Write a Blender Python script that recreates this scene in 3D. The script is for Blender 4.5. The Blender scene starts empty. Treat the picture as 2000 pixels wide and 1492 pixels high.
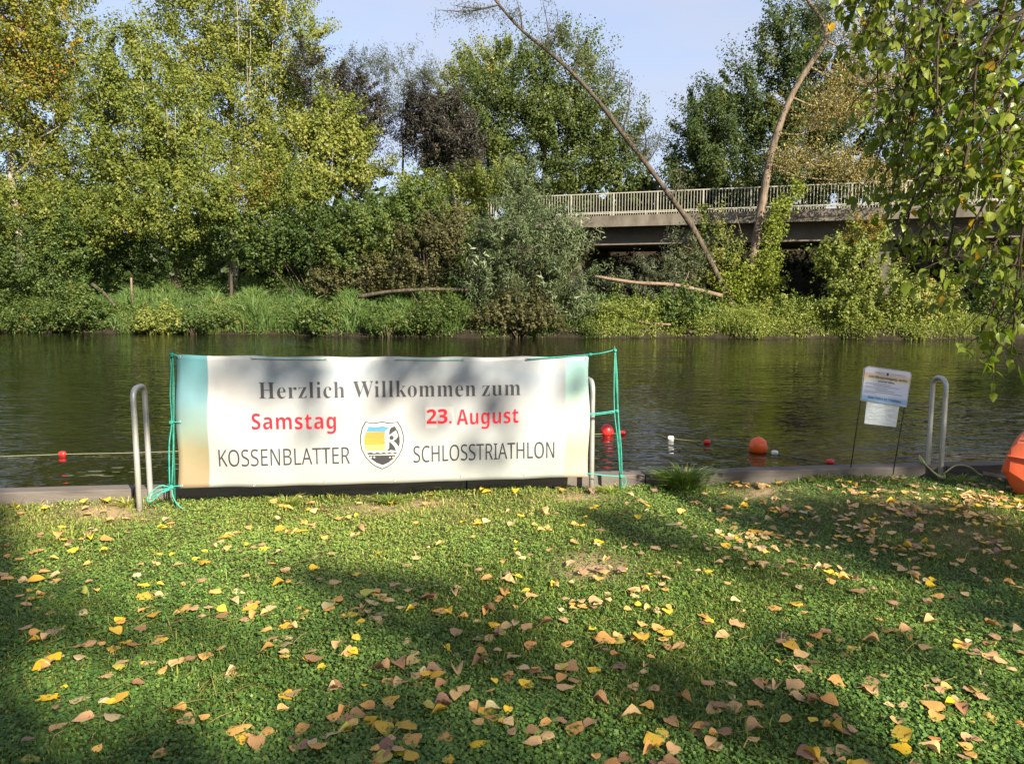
import bpy, bmesh, math, random
import numpy as np
from mathutils import Vector, Matrix

SC = bpy.context.scene
COL = SC.collection
R = math.radians
rng = np.random.default_rng(7)
random.seed(7)

# ------------------------------------------------------------------ camera, sky, sun, exposure
F, PITCH, CAMH = 1510.0, R(6.8), 1.55
cam = bpy.data.cameras.new('camera')
cam.sensor_width = 36.0
cam.lens = 36.0 * F / 2000.0
cam.clip_start, cam.clip_end = 0.05, 2000.0
camo = bpy.data.objects.new('camera', cam)
COL.objects.link(camo)
camo.location = (0, 0, CAMH)
camo.rotation_euler = (R(90) - PITCH, 0, 0)
SC.camera = camo

SUN_EL, SUN_AZ = R(31), R(147)          # azimuth clockwise from +Y: behind the camera, to the right
SDIR = Vector((math.sin(SUN_AZ) * math.cos(SUN_EL), math.cos(SUN_AZ) * math.cos(SUN_EL), math.sin(SUN_EL)))
W = bpy.data.worlds.new('World')
SC.world = W
W.use_nodes = True
nt = W.node_tree
sky = nt.nodes.new('ShaderNodeTexSky')
sky.sky_type = 'NISHITA'
sky.sun_disc = False
sky.sun_elevation = SUN_EL
sky.sun_rotation = SUN_AZ
sky.air_density = 1.0
sky.dust_density = 2.0
sky.ozone_density = 4.0
bg = nt.nodes['Background']
bg.inputs['Strength'].default_value = 0.09
# thin even high cloud veils the blue
veil = nt.nodes.new('ShaderNodeMix')
veil.data_type = 'RGBA'
veil.inputs[0].default_value = 0.42
veil.inputs[7].default_value = (2.55, 2.65, 3.15, 1)
nt.links.new(sky.outputs[0], veil.inputs[6])
vc = nt.nodes.new('ShaderNodeTexCoord')
vn = nt.nodes.new('ShaderNodeTexNoise')
vn.inputs['Scale'].default_value = 2.2
vn.inputs['Detail'].default_value = 5
vm = nt.nodes.new('ShaderNodeMapping')
vm.inputs['Scale'].default_value = (1, 1, 3.5)
vr = nt.nodes.new('ShaderNodeMapRange')
vr.inputs['From Min'].default_value = .35
vr.inputs['From Max'].default_value = .7
vr.inputs['To Min'].default_value = .40
vr.inputs['To Max'].default_value = .95
nt.links.new(vc.outputs['Generated'], vm.inputs[0])
nt.links.new(vm.outputs[0], vn.inputs['Vector'])
nt.links.new(vn.outputs['Fac'], vr.inputs['Value'])
nt.links.new(vr.outputs[0], veil.inputs[0])
nt.links.new(veil.outputs[2], bg.inputs[0])
sl = bpy.data.lights.new('sun', 'SUN')
sl.energy = 5.0
sl.angle = R(0.55)
sl.color = (1.0, 0.89, 0.70)
so = bpy.data.objects.new('sun', sl)
COL.objects.link(so)
so.rotation_euler = (-SDIR).to_track_quat('-Z', 'Y').to_euler()
SC.view_settings.view_transform = 'Standard'
SC.view_settings.look = 'None'
SC.view_settings.exposure = 1.6
SC.view_settings.gamma = 1.0
SC.cycles.use_denoising = True
SC.cycles.max_bounces = 7
SC.cycles.diffuse_bounces = 3
SC.cycles.transmission_bounces = 4
SC.cycles.transparent_max_bounces = 6
SC.cycles.sample_clamp_indirect = 6.0


# ------------------------------------------------------------------ helpers
def ray(px, py):
    a = (px - 1000.0) / F
    b = -(py - 746.0) / F
    return (a, math.cos(PITCH) + b * math.sin(PITCH), -math.sin(PITCH) + b * math.cos(PITCH))


def P(px, py, Y):
    """the point at ground distance Y that the photograph shows at pixel (px, py)"""
    r = ray(px, py)
    t = Y / r[1]
    return Vector((r[0] * t, Y, CAMH + r[2] * t))


def PG(px, py, Z=0.0):
    r = ray(px, py)
    t = (Z - CAMH) / r[2]
    return Vector((r[0] * t, r[1] * t, Z))


def to_px(x, y, z):
    dz = z - CAMH
    d = y * math.cos(PITCH) - dz * math.sin(PITCH)
    v = y * math.sin(PITCH) + dz * math.cos(PITCH)
    return 1000 + F * x / d, 746 - F * v / d


def tag(o, label=None, cat=None, group=None, kind=None):
    if label: o['label'] = label
    if cat: o['category'] = cat
    if group: o['group'] = group
    if kind: o['kind'] = kind
    return o


def empty(name, loc, label, cat, group=None):
    o = bpy.data.objects.new(name, None)
    COL.objects.link(o)
    o.location = loc
    o.empty_display_size = 0.2
    o.parent_type = 'OBJECT'
    return tag(o, label, cat, group)


def link_mesh(name, me, mat=None, parent=None, smooth=False):
    """mesh data in world coordinates -> object, parented keeping its place"""
    if mat is not None:
        for m in (mat if isinstance(mat, (list, tuple)) else [mat]):
            me.materials.append(m)
    if smooth:
        me.polygons.foreach_set('use_smooth', np.ones(len(me.polygons), dtype=bool))
    o = bpy.data.objects.new(name, me)
    COL.objects.link(o)
    if parent is not None:
        o.parent = parent
        off = Vector((0, 0, 0))
        p = parent
        while p is not None:
            off += p.location
            p = p.parent
        o.location = -off
    return o


class MB:
    def __init__(s):
        s.v, s.f, s.m = [], [], []

    def quad(s, pts, mi=0):
        n = len(s.v)
        s.v += [tuple(p) for p in pts]
        s.f.append(tuple(range(n, n + len(pts))))
        s.m.append(mi)

    def box(s, c, size, ax=None, mi=0):
        ax = ax or (Vector((1, 0, 0)), Vector((0, 1, 0)), Vector((0, 0, 1)))
        c = Vector(c)
        n = len(s.v)
        for k in range(8):
            p = c.copy()
            for i in range(3):
                p += ax[i] * (size[i] * (0.5 if k >> i & 1 else -0.5))
            s.v.append(tuple(p))
        for f in ((0, 2, 3, 1), (4, 5, 7, 6), (0, 1, 5, 4), (2, 6, 7, 3), (0, 4, 6, 2), (1, 3, 7, 5)):
            s.f.append(tuple(n + i for i in f))
            s.m.append(mi)

    def tube(s, pts, rad, seg=8, mi=0, cap=True):
        pts = [Vector(p) for p in pts]
        k = len(pts)
        rad = [rad] * k if not hasattr(rad, '__len__') else list(rad)
        up = None
        n0 = len(s.v)
        for i in range(k):
            d = (pts[min(i + 1, k - 1)] - pts[max(i - 1, 0)])
            if d.length < 1e-9: d = Vector((0, 0, 1))
            d.normalize()
            if up is None:
                up = d.orthogonal().normalized()
            up = (up - d * up.dot(d))
            if up.length < 1e-6: up = d.orthogonal()
            up.normalize()
            sd = d.cross(up)
            for j in range(seg):
                a = 2 * math.pi * j / seg
                s.v.append(tuple(pts[i] + (up * math.cos(a) + sd * math.sin(a)) * rad[i]))
        for i in range(k - 1):
            for j in range(seg):
                a, b = n0 + i * seg + j, n0 + i * seg + (j + 1) % seg
                s.f.append((a, b, b + seg, a + seg))
                s.m.append(mi)
        if cap:
            s.f.append(tuple(n0 + j for j in range(seg))[::-1]); s.m.append(mi)
            s.f.append(tuple(n0 + (k - 1) * seg + j for j in range(seg))); s.m.append(mi)

    def mesh(s, name):
        me = bpy.data.meshes.new(name)
        me.from_pydata(s.v, [], s.f)
        if any(s.m):
            me.polygons.foreach_set('material_index', s.m)
        me.update()
        return me

    def build(s, name, mat, parent=None, smooth=False):
        return link_mesh(name, s.mesh(name), mat, parent, smooth)


def spline(pts, n=8):
    """Catmull-Rom through the points"""
    pts = [Vector(p) for p in pts]
    if len(pts) < 3:
        return [pts[0].lerp(pts[-1], i / n) for i in range(n + 1)]
    e = [pts[0] * 2 - pts[1]] + pts + [pts[-1] * 2 - pts[-2]]
    out = []
    for i in range(1, len(e) - 2):
        p0, p1, p2, p3 = e[i - 1:i + 3]
        for k in range(n):
            t = k / n
            out.append(0.5 * ((2 * p1) + (p2 - p0) * t + (2 * p0 - 5 * p1 + 4 * p2 - p3) * t * t + (3 * p1 - p0 - 3 * p2 + p3) * t ** 3))
    out.append(pts[-1])
    return out


def np_mesh(name, verts, nper, attr=None, mat=None, parent=None, mi=None, smooth=False):
    """many separate n-gons: verts (N*nper, 3)"""
    me = bpy.data.meshes.new(name)
    nv = len(verts)
    nf = nv // nper
    me.vertices.add(nv)
    me.vertices.foreach_set('co', np.ascontiguousarray(verts, dtype=np.float32).ravel())
    me.loops.add(nv)
    me.loops.foreach_set('vertex_index', np.arange(nv, dtype=np.int32))
    me.polygons.add(nf)
    me.polygons.foreach_set('loop_start', np.arange(0, nv, nper, dtype=np.int32))
    me.polygons.foreach_set('loop_total', np.full(nf, nper, dtype=np.int32))
    if mi is not None:
        me.polygons.foreach_set('material_index', np.asarray(mi, dtype=np.int32))
    if attr is not None:
        a = me.attributes.new('rnd', 'FLOAT', 'FACE')
        a.data.foreach_set('value', np.asarray(attr, dtype=np.float32))
    me.update(calc_edges=True)
    return link_mesh(name, me, mat, parent, smooth)


def unit(a):
    return a / np.maximum(np.linalg.norm(a, axis=1, keepdims=True), 1e-9)


def leaf_quads(p, nrm, size, aspect=0.62, droop=None):
    """kite-shaped leaves at p facing nrm; droop pulls the leaf's length axis downwards"""
    n = len(p)
    t = rng.normal(size=(n, 3))
    if droop is not None:
        t = t * (1 - droop) + np.array([0, 0, -1.6]) * droop
    t = unit(t - nrm * (t * nrm).sum(1, keepdims=True))
    b = np.cross(nrm, t)
    s = size[:, None]
    v = np.empty((n, 4, 3))
    v[:, 0] = p - t * s * 0.5
    v[:, 1] = p + b * s * aspect * 0.5 - t * s * 0.08 + nrm * s * 0.06
    v[:, 2] = p + t * s * 0.5
    v[:, 3] = p - b * s * aspect * 0.5 - t * s * 0.08 + nrm * s * 0.06
    return v.reshape(-1, 3)


# ------------------------------------------------------------------ materials
def mat_new(name):
    m = bpy.data.materials.new(name)
    m.use_nodes = True
    return m, m.node_tree, m.node_tree.nodes['Principled BSDF']


def ramp(nt, stops, interp='LINEAR'):
    r = nt.nodes.new('ShaderNodeValToRGB')
    r.color_ramp.interpolation = interp
    el = r.color_ramp.elements
    while len(el) < len(stops): el.new(0.5)
    for e, (p, c) in zip(el, stops):
        e.position = p
        e.color = (*c, 1)
    return r


def noise(nt, scale, detail=4, rough=0.55, coord=None, vec_scale=None):
    n = nt.nodes.new('ShaderNodeTexNoise')
    n.inputs['Scale'].default_value = scale
    n.inputs['Detail'].default_value = detail
    n.inputs['Roughness'].default_value = rough
    c = nt.nodes.new('ShaderNodeTexCoord')
    src = c.outputs[coord or 'Object']
    if vec_scale:
        mp = nt.nodes.new('ShaderNodeMapping')
        mp.inputs['Scale'].default_value = vec_scale
        nt.links.new(src, mp.inputs[0])
        src = mp.outputs[0]
    nt.links.new(src, n.inputs['Vector'])
    return n


def noisy(name, c1, c2, scale=8, rough=0.7, bump=0.3, vec=None, spec=0.3, c3=None, metallic=0.0, bdist=0.01):
    m, nt, b = mat_new(name)
    n = noise(nt, scale, 6, 0.6, vec_scale=vec)
    stops = [(0.3, c1), (0.7, c2)] if c3 is None else [(0.25, c1), (0.5, c2), (0.72, c3)]
    r = ramp(nt, stops)
    nt.links.new(n.outputs['Fac'], r.inputs[0])
    nt.links.new(r.outputs[0], b.inputs['Base Color'])
    b.inputs['Roughness'].default_value = rough
    b.inputs['Specular IOR Level'].default_value = spec
    b.inputs['Metallic'].default_value = metallic
    if bump:
        bp = nt.nodes.new('ShaderNodeBump')
        bp.inputs['Strength'].default_value = bump
        bp.inputs['Distance'].default_value = bdist
        n2 = noise(nt, scale * 4, 6, 0.65, vec_scale=vec)
        nt.links.new(n2.outputs['Fac'], bp.inputs['Height'])
        nt.links.new(bp.outputs[0], b.inputs['Normal'])
    return m


def plain(name, c, rough=0.5, spec=0.4, metallic=0.0):
    m, nt, b = mat_new(name)
    b.inputs['Base Color'].default_value = (*c, 1)
    b.inputs['Roughness'].default_value = rough
    b.inputs['Specular IOR Level'].default_value = spec
    b.inputs['Metallic'].default_value = metallic
    return m


def foliage(name, stops, trans=0.42, rough=0.5, spec=0.25, tcol=(1.25, 1.3, 0.6)):
    """leaf colours picked per leaf by the 'rnd' attribute"""
    m, nt, b = mat_new(name)
    a = nt.nodes.new('ShaderNodeAttribute')
    a.attribute_name = 'rnd'
    r = ramp(nt, stops)
    nt.links.new(a.outputs['Fac'], r.inputs[0])
    nt.links.new(r.outputs[0], b.inputs['Base Color'])
    b.inputs['Roughness'].default_value = rough
    b.inputs['Specular IOR Level'].default_value = spec
    tr = nt.nodes.new('ShaderNodeBsdfTranslucent')
    mul = nt.nodes.new('ShaderNodeVectorMath')
    mul.operation = 'MULTIPLY'
    mul.inputs[1].default_value = tcol
    nt.links.new(r.outputs[0], mul.inputs[0])
    nt.links.new(mul.outputs[0], tr.inputs['Color'])
    mx = nt.nodes.new('ShaderNodeMixShader')
    mx.inputs[0].default_value = trans
    nt.links.new(b.outputs[0], mx.inputs[1])
    nt.links.new(tr.outputs[0], mx.inputs[2])
    nt.links.new(mx.outputs[0], nt.nodes['Material Output'].inputs['Surface'])
    return m


FOL = {
    'aspen': foliage('aspen_leaves', [(0, (.055, .085, .016)), (.45, (.135, .168, .030)), (.8, (.225, .24, .052)), (1, (.29, .28, .08))]),
    'birch': foliage('birch_leaves', [(0, (.085, .115, .018)), (.5, (.165, .180, .028)), (.8, (.26, .22, .03)), (1, (.34, .20, .03))]),
    'rust': foliage('turning_leaves', [(0, (.12, .11, .02)), (.5, (.25, .17, .03)), (1, (.36, .16, .035))]),
    'alder': foliage('alder_leaves', [(0, (.038, .066, .017)), (.5, (.084, .115, .027)), (.85, (.15, .17, .042)), (1, (.21, .19, .055))]),
    'oak': foliage('dark_broad_leaves', [(0, (.026, .052, .015)), (.5, (.055, .085, .024)), (.9, (.11, .13, .035)), (1, (.17, .14, .04))]),
    'dark_grey': foliage('dark_grey_leaves', [(0, (.016, .015, .012)), (.5, (.030, .027, .021)), (1, (.068, .062, .036))], trans=.15),  # much darker and greyer than the other leaf colours
    'feather': foliage('feathery_willow_leaves', [(0, (.045, .058, .036)), (.5, (.085, .100, .058)), (1, (.14, .15, .08))]),
    'willow': foliage('silver_willow_leaves', [(0, (.035, .055, .022)), (.5, (.080, .108, .046)), (.9, (.15, .19, .10)), (1, (.21, .24, .14))], trans=.2),
    'bush': foliage('bush_leaves', [(0, (.032, .060, .016)), (.5, (.074, .115, .026)), (.9, (.14, .17, .04)), (1, (.18, .13, .045))]),
    'brownbush': foliage('brownish_bush_leaves', [(0, (.045, .045, .020)), (.5, (.085, .085, .035)), (1, (.15, .14, .055))]),
    'bright': foliage('bright_bush_leaves', [(0, (.085, .115, .022)), (.5, (.175, .210, .045)), (.9, (.27, .29, .075)), (1, (.34, .25, .08))]),
    'ivy': foliage('ivy_leaves', [(0, (.080, .120, .018)), (.5, (.165, .205, .030)), (1, (.26, .27, .05))]),
    'dry': foliage('dry_leaves', [(0, (.10, .085, .025)), (.5, (.20, .165, .055)), (1, (.33, .27, .10))], trans=.25),
    'poplar': foliage('poplar_leaves', [(0, (.085, .125, .020)), (.5, (.145, .19, .03)), (.95, (.22, .26, .04)), (.96, (.42, .30, .02)), (1, (.45, .27, .02))], trans=.42, rough=.38, spec=.35),
    'grass': foliage('lawn_grass_blades', [(0, (.060, .115, .018)), (.45, (.130, .200, .038)), (.8, (.265, .310, .065)), (.93, (.38, .36, .09)), (1, (.46, .38, .17))], trans=.42),
    'clover': foliage('clover_leaves', [(0, (.045, .098, .020)), (.5, (.088, .172, .034)), (1, (.215, .295, .060))], trans=.3, rough=.45, spec=.3),
    'reed': foliage('reed_blades', [(0, (.036, .075, .020)), (.5, (.080, .145, .034)), (.85, (.13, .19, .05)), (1, (.24, .22, .09))]),
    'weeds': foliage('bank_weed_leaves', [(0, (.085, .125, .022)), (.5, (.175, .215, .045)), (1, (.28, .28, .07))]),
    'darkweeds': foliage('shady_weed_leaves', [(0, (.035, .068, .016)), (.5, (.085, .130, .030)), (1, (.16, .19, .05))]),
}
BARK = noisy('grey_brown_bark', (.030, .024, .018), (.115, .092, .070), 9, .9, .8, (1, 1, .25), .15, bdist=.03)
BARK_LT = noisy('pale_willow_bark', (.055, .043, .032), (.22, .17, .125), 7, .9, .8, (1, 1, .22), .15, bdist=.03)
BARK_BIRCH = noisy('birch_bark', (.08, .07, .055), (.42, .38, .31), 6, .8, .4, (1, 1, 2.2), .2)
LOGM = noisy('weathered_log_wood', (.09, .065, .045), (.23, .17, .12), 8, .9, .6, None, .15, bdist=.02)
TWIG = noisy('twig_bark', (.035, .026, .018), (.085, .065, .045), 20, .9, .3, None, .1)
DRYTWIG = noisy('dead_branch_wood', (.13, .095, .05), (.30, .23, .13), 12, .9, .3, None, .1)
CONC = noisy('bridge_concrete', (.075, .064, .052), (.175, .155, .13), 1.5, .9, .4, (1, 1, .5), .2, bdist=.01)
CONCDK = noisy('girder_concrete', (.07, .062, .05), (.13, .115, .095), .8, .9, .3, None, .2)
RAILM = noisy('railing_paint', (.24, .235, .195), (.36, .345, .285), 3, .6, 0, None, .3)
SOIL = noisy('bank_soil', (.012, .010, .007), (.034, .028, .018), 3, .95, .8, None, .1, bdist=.05)
STEEL = noisy('galvanised_pipe', (.27, .275, .275), (.44, .44, .41), 14, .45, .15, (1, 1, .4), .5, c3=(.36, .355, .33), metallic=.5)
BEAM = noisy('weathered_quay_beam', (.065, .055, .048), (.125, .11, .10), 5, .85, .5, (.3, 3, 3), .2, c3=(.095, .083, .074))
SHEET = noisy('rusty_sheet_pile', (.05, .035, .025), (.13, .085, .055), 4, .9, .5, None, .2)
ROPE_T = noisy('teal_rope_fibre', (.012, .20, .155), (.05, .36, .30), 60, .6, .5, None, .3, bdist=.003)
ROPE_Y = noisy('yellowish_rope_fibre', (.40, .42, .13), (.62, .60, .28), 50, .7, .5, None, .2, bdist=.003)
CORDM = noisy('pale_line_cord', (.13, .135, .085), (.24, .24, .16), 50, .7, .2, None, .2)
STAKE_G = noisy('green_stake_coating', (.012, .085, .055), (.03, .16, .10), 30, .5, .2, None, .4)
WIRE = plain('dark_wire', (.02, .017, .014), .6)
RED = noisy('red_float_plastic', (.52, .018, .015), (.62, .035, .03), 12, .35, .05, None, .5)
ORANGE = noisy('orange_buoy_plastic', (.72, .085, .012), (.80, .13, .02), 6, .33, .04, None, .5)
WHITEF = noisy('white_float_plastic', (.58, .58, .54), (.74, .74, .70), 16, .4, .05, None, .4)
BOATM = noisy('faded_orange_hull', (.56, .062, .018), (.62, .12, .05), 3.2, .5, .15, None, .4, c3=(.58, .19, .10))
PRINT_DK = plain('dark_grey_print', (.030, .030, .036), .6)
PRINT_HEAD = plain('grey_headline_print', (.045, .043, .05), .6)
PRINT_RED = plain('red_print', (.56, .008, .025), .6)
PRINT_WHITE = plain('white_print', (.365, .365, .36), .6)
PRINT_BLUE = plain('blue_print', (.06, .19, .34), .6)
PRINT_OR = plain('orange_print', (.33, .19, .045), .6)
PRINT_OLV = plain('olive_print', (.25, .21, .035), .6)
PRINT_YEL = plain('yellow_print', (.36, .32, .11), .6)


def lawn_mat():
    m, nt, b = mat_new('lawn_soil')
    n = noise(nt, 1.3, 6, .6)
    r = ramp(nt, [(.3, (.045, .052, .018)), (.55, (.085, .088, .030)), (.75, (.16, .125, .07))])
    nt.links.new(n.outputs['Fac'], r.inputs[0])
    n2 = noise(nt, 60, 5, .7)
    mx = nt.nodes.new('ShaderNodeMix'); mx.data_type = 'RGBA'; mx.blend_type = 'MULTIPLY'
    mx.inputs[0].default_value = .7
    r2 = ramp(nt, [(.3, (.45, .45, .45)), (.7, (1.3, 1.3, 1.3))])
    nt.links.new(n2.outputs['Fac'], r2.inputs[0])
    nt.links.new(r.outputs[0], mx.inputs[6]); nt.links.new(r2.outputs[0], mx.inputs[7])
    # worn sandy patches at the quay edge
    at = nt.nodes.new('ShaderNodeAttribute'); at.attribute_name = 'bare'
    mx2 = nt.nodes.new('ShaderNodeMix'); mx2.data_type = 'RGBA'
    mx2.inputs[7].default_value = (.31, .215, .135, 1)
    nt.links.new(at.outputs['Fac'], mx2.inputs[0]); nt.links.new(mx.outputs[2], mx2.inputs[6])
    nt.links.new(mx2.outputs[2], b.inputs['Base Color'])
    b.inputs['Roughness'].default_value = .95
    b.inputs['Specular IOR Level'].default_value = .1
    bp = nt.nodes.new('ShaderNodeBump'); bp.inputs['Strength'].default_value = .8; bp.inputs['Distance'].default_value = .01
    nt.links.new(n2.outputs['Fac'], bp.inputs['Height']); nt.links.new(bp.outputs[0], b.inputs['Normal'])
    return m


def water_mat():
    m, nt, b = mat_new('river_water')
    b.inputs['Roughness'].default_value = .035
    b.inputs['IOR'].default_value = 1.33
    b.inputs['Specular IOR Level'].default_value = .5
    big = noise(nt, .12, 3, .5)
    r = ramp(nt, [(.35, (.002, .0026, .001)), (.65, (.0045, .005, .002))])
    nt.links.new(big.outputs['Fac'], r.inputs[0])
    # shallow brown bottom near the quay
    g = nt.nodes.new('ShaderNodeTexCoord'); sp = nt.nodes.new('ShaderNodeSeparateXYZ')
    nt.links.new(g.outputs['Object'], sp.inputs[0])
    mr = nt.nodes.new('ShaderNodeMapRange')
    mr.inputs['From Min'].default_value = 9.6; mr.inputs['From Max'].default_value = 7.0
    nt.links.new(sp.outputs['Y'], mr.inputs['Value'])
    mrx = nt.nodes.new('ShaderNodeMapRange')
    mrx.inputs['From Min'].default_value = 2.6; mrx.inputs['From Max'].default_value = 4.2
    nt.links.new(sp.outputs['X'], mrx.inputs['Value'])
    mm = nt.nodes.new('ShaderNodeMath'); mm.operation = 'MULTIPLY'
    nt.links.new(mr.outputs[0], mm.inputs[0]); nt.links.new(mrx.outputs[0], mm.inputs[1])
    nb = noise(nt, 1.6, 4, .6)
    mm2 = nt.nodes.new('ShaderNodeMath'); mm2.operation = 'MULTIPLY'
    nt.links.new(mm.outputs[0], mm2.inputs[0]); nt.links.new(nb.outputs['Fac'], mm2.inputs[1])
    mx = nt.nodes.new('ShaderNodeMix'); mx.data_type = 'RGBA'
    mx.inputs[7].default_value = (.13, .07, .022, 1)
    nt.links.new(mm2.outputs[0], mx.inputs[0]); nt.links.new(r.outputs[0], mx.inputs[6])
    nt.links.new(mx.outputs[2], b.inputs['Base Color'])
    # ripples
    n1 = noise(nt, 1.0, 1, .5, vec_scale=(1.3, 2.8, 1))
    n2 = noise(nt, 1.0, 1, .5, vec_scale=(4.0, 8.5, 1))
    n3 = noise(nt, 1.0, 2, .5, vec_scale=(.25, .5, 1))
    patch = noise(nt, .22, 2, .5)
    pr = nt.nodes.new('ShaderNodeMapRange')
    pr.inputs['From Min'].default_value = .35; pr.inputs['From Max'].default_value = .65
    pr.inputs['To Min'].default_value = .35; pr.inputs['To Max'].default_value = 1.0
    nt.links.new(patch.outputs['Fac'], pr.inputs['Value'])
    def mulc(o, c):
        k = nt.nodes.new('ShaderNodeMath'); k.operation = 'MULTIPLY'; k.inputs[1].default_value = c
        nt.links.new(o, k.inputs[0]); return k.outputs[0]
    def add(a, c):
        k = nt.nodes.new('ShaderNodeMath'); k.operation = 'ADD'
        nt.links.new(a, k.inputs[0]); nt.links.new(c, k.inputs[1]); return k.outputs[0]
    def ruffle(cx, cy, sx, sy, amp):
        gm = nt.nodes.new('ShaderNodeMapping')
        gm.inputs['Location'].default_value = (-cx / sx, -cy / sy, 0)
        gm.inputs['Scale'].default_value = (1 / sx, 1 / sy, 0)
        nt.links.new(g.outputs['Object'], gm.inputs[0])
        ln = nt.nodes.new('ShaderNodeVectorMath'); ln.operation = 'LENGTH'
        nt.links.new(gm.outputs[0], ln.inputs[0])
        q = nt.nodes.new('ShaderNodeMapRange'); q.interpolation_type = 'SMOOTHSTEP'
        q.inputs['From Min'].default_value = 1.0; q.inputs['From Max'].default_value = .1
        q.inputs['To Max'].default_value = amp
        nt.links.new(ln.outputs['Value'], q.inputs['Value'])
        return q.outputs[0]
    gl = nt.nodes.new('ShaderNodeMath'); gl.operation = 'MULTIPLY'
    base = nt.nodes.new('ShaderNodeMath'); base.operation = 'ADD'; base.inputs[1].default_value = .021
    nt.links.new(add(ruffle(2.2, 9.5, 2.6, 8.0, .014), ruffle(-4.2, 8.0, 3.2, 4.5, .012)), base.inputs[0])
    nt.links.new(n2.outputs['Fac'], gl.inputs[0]); nt.links.new(base.outputs[0], gl.inputs[1])
    glint = gl.outputs[0]
    h = add(add(mulc(n1.outputs['Fac'], .038), glint), mulc(n3.outputs['Fac'], .03))
    k = nt.nodes.new('ShaderNodeMath'); k.operation = 'MULTIPLY'
    nt.links.new(h, k.inputs[0]); nt.links.new(pr.outputs[0], k.inputs[1])
    bp = nt.nodes.new('ShaderNodeBump')
    bp.inputs['Strength'].default_value = 1.0
    bp.inputs['Distance'].default_value = 1.0
    nt.links.new(k.outputs[0], bp.inputs['Height'])
    nt.links.new(bp.outputs[0], b.inputs['Normal'])
    return m


def fallen_mat():
    """per-leaf colour from the object colour, with veins, browning and blotches"""
    m, nt, b = mat_new('fallen_leaf_skin')
    oi = nt.nodes.new('ShaderNodeObjectInfo')
    n = noise(nt, 28, 4, .6)
    r = ramp(nt, [(.30, (.42, .30, .22)), (.44, (.80, .72, .62)), (.56, (1, 1, 1)), (.8, (1.15, 1.10, .95))])
    nt.links.new(n.outputs['Fac'], r.inputs[0])
    mx = nt.nodes.new('ShaderNodeMix'); mx.data_type = 'RGBA'; mx.blend_type = 'MULTIPLY'; mx.inputs[0].default_value = .85
    nt.links.new(oi.outputs['Color'], mx.inputs[6]); nt.links.new(r.outputs[0], mx.inputs[7])
    nt.links.new(mx.outputs[2], b.inputs['Base Color'])
    b.inputs['Roughness'].default_value = .6
    b.inputs['Specular IOR Level'].default_value = .25
    tr = nt.nodes.new('ShaderNodeBsdfTranslucent'); nt.links.new(mx.outputs[2], tr.inputs[0])
    ms = nt.nodes.new('ShaderNodeMixShader'); ms.inputs[0].default_value = .18
    nt.links.new(b.outputs[0], ms.inputs[1]); nt.links.new(tr.outputs[0], ms.inputs[2])
    nt.links.new(ms.outputs[0], nt.nodes['Material Output'].inputs['Surface'])
    return m


# ------------------------------------------------------------------ lawn
def quay_y(x):
    return 5.87 + 0.12 * x


WATER_Z = -0.45
BARE = [(225, 1003, 95, 22), (735, 990, 70, 16), (1130, 972, 60, 14), (1500, 958, 75, 14), (1760, 1000, 130, 30), (830, 985, 60, 10), (1900, 1050, 110, 45), (1160, 1110, 70, 25)]


def bare_at(x, y):
    b = np.zeros_like(x)
    d = y * math.cos(PITCH) + CAMH * math.sin(PITCH)
    v = y * math.sin(PITCH) - CAMH * math.cos(PITCH)
    px, py = 1000 + F * x / d, 746 - F * v / d
    for cx, cy, rx, ry in BARE:
        b = np.maximum(b, np.exp(-((px - cx) / rx) ** 2 - ((py - cy) / ry) ** 2))
    return np.where(y > 0.5, b, 0) * np.where(x > 2, .5, 1)


def lawn_z(x, y):
    return 0.012 * np.sin(x * 2.1 + y * 1.3) + 0.010 * np.sin(x * 4.7 - y * 3.9) + 0.008 * np.sin(x * 9 + 1) * np.sin(y * 8)


def build_lawn():
    xs = np.concatenate([np.linspace(-60, -7, 12), np.linspace(-6.5, 8, 146), np.linspace(9, 60, 12)])
    ts = np.concatenate([np.linspace(-50, -2, 10), np.linspace(-1.5, 1, 12), np.linspace(1.1, 5.85, 90)])
    X, T = np.meshgrid(xs, ts, indexing='ij')
    k = np.clip((T - 1) / 4.85, 0, 1)
    Y = T + k * (quay_y(X) + .12 - 5.85)
    Z = lawn_z(X, Y) * np.clip((quay_y(X) + .1 - Y) / .3, 0.2, 1)
    nx, ny = X.shape
    v = np.stack([X, Y, Z], -1).reshape(-1, 3)
    i, j = np.meshgrid(np.arange(nx - 1), np.arange(ny - 1), indexing='ij')
    a = (i * ny + j).ravel()
    f = np.stack([a, a + ny, a + ny + 1, a + 1], 1)
    me = bpy.data.meshes.new('lawn')
    me.from_pydata(v.tolist(), [], f.tolist())
    at = me.attributes.new('bare', 'FLOAT', 'POINT')
    bb = bare_at(X.ravel(), Y.ravel()) * (0.7 + 0.5 * rng.random(nx * ny))
    at.data.foreach_set('value', np.clip(bb, 0, 1).astype(np.float32))
    o = link_mesh('lawn', me, lawn_mat(), None, True)
    tag(o, kind='structure')


build_lawn()

# ------------------------------------------------------------------ river
mb = MB()
mb.quad([(-160, 5.2 - 8, WATER_Z), (180, 5.2 - 8, WATER_Z), (180, 90, WATER_Z), (-160, 90, WATER_Z)])
tag(mb.build('river', water_mat()), kind='structure')

WX = [-80, -24.5, -14, -8, -2.1, 6.4, 13, 17.5, 22, 60]
WY = [44, 37.1, 35.3, 33.6, 32.5, 32.2, 31.7, 31.0, 32.5, 38]


def wy(x):
    return np.interp(x, WX, WY) + .35 * np.sin(np.asarray(x) * 1.1) + .2 * np.sin(np.asarray(x) * 2.9 + 1)


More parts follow.
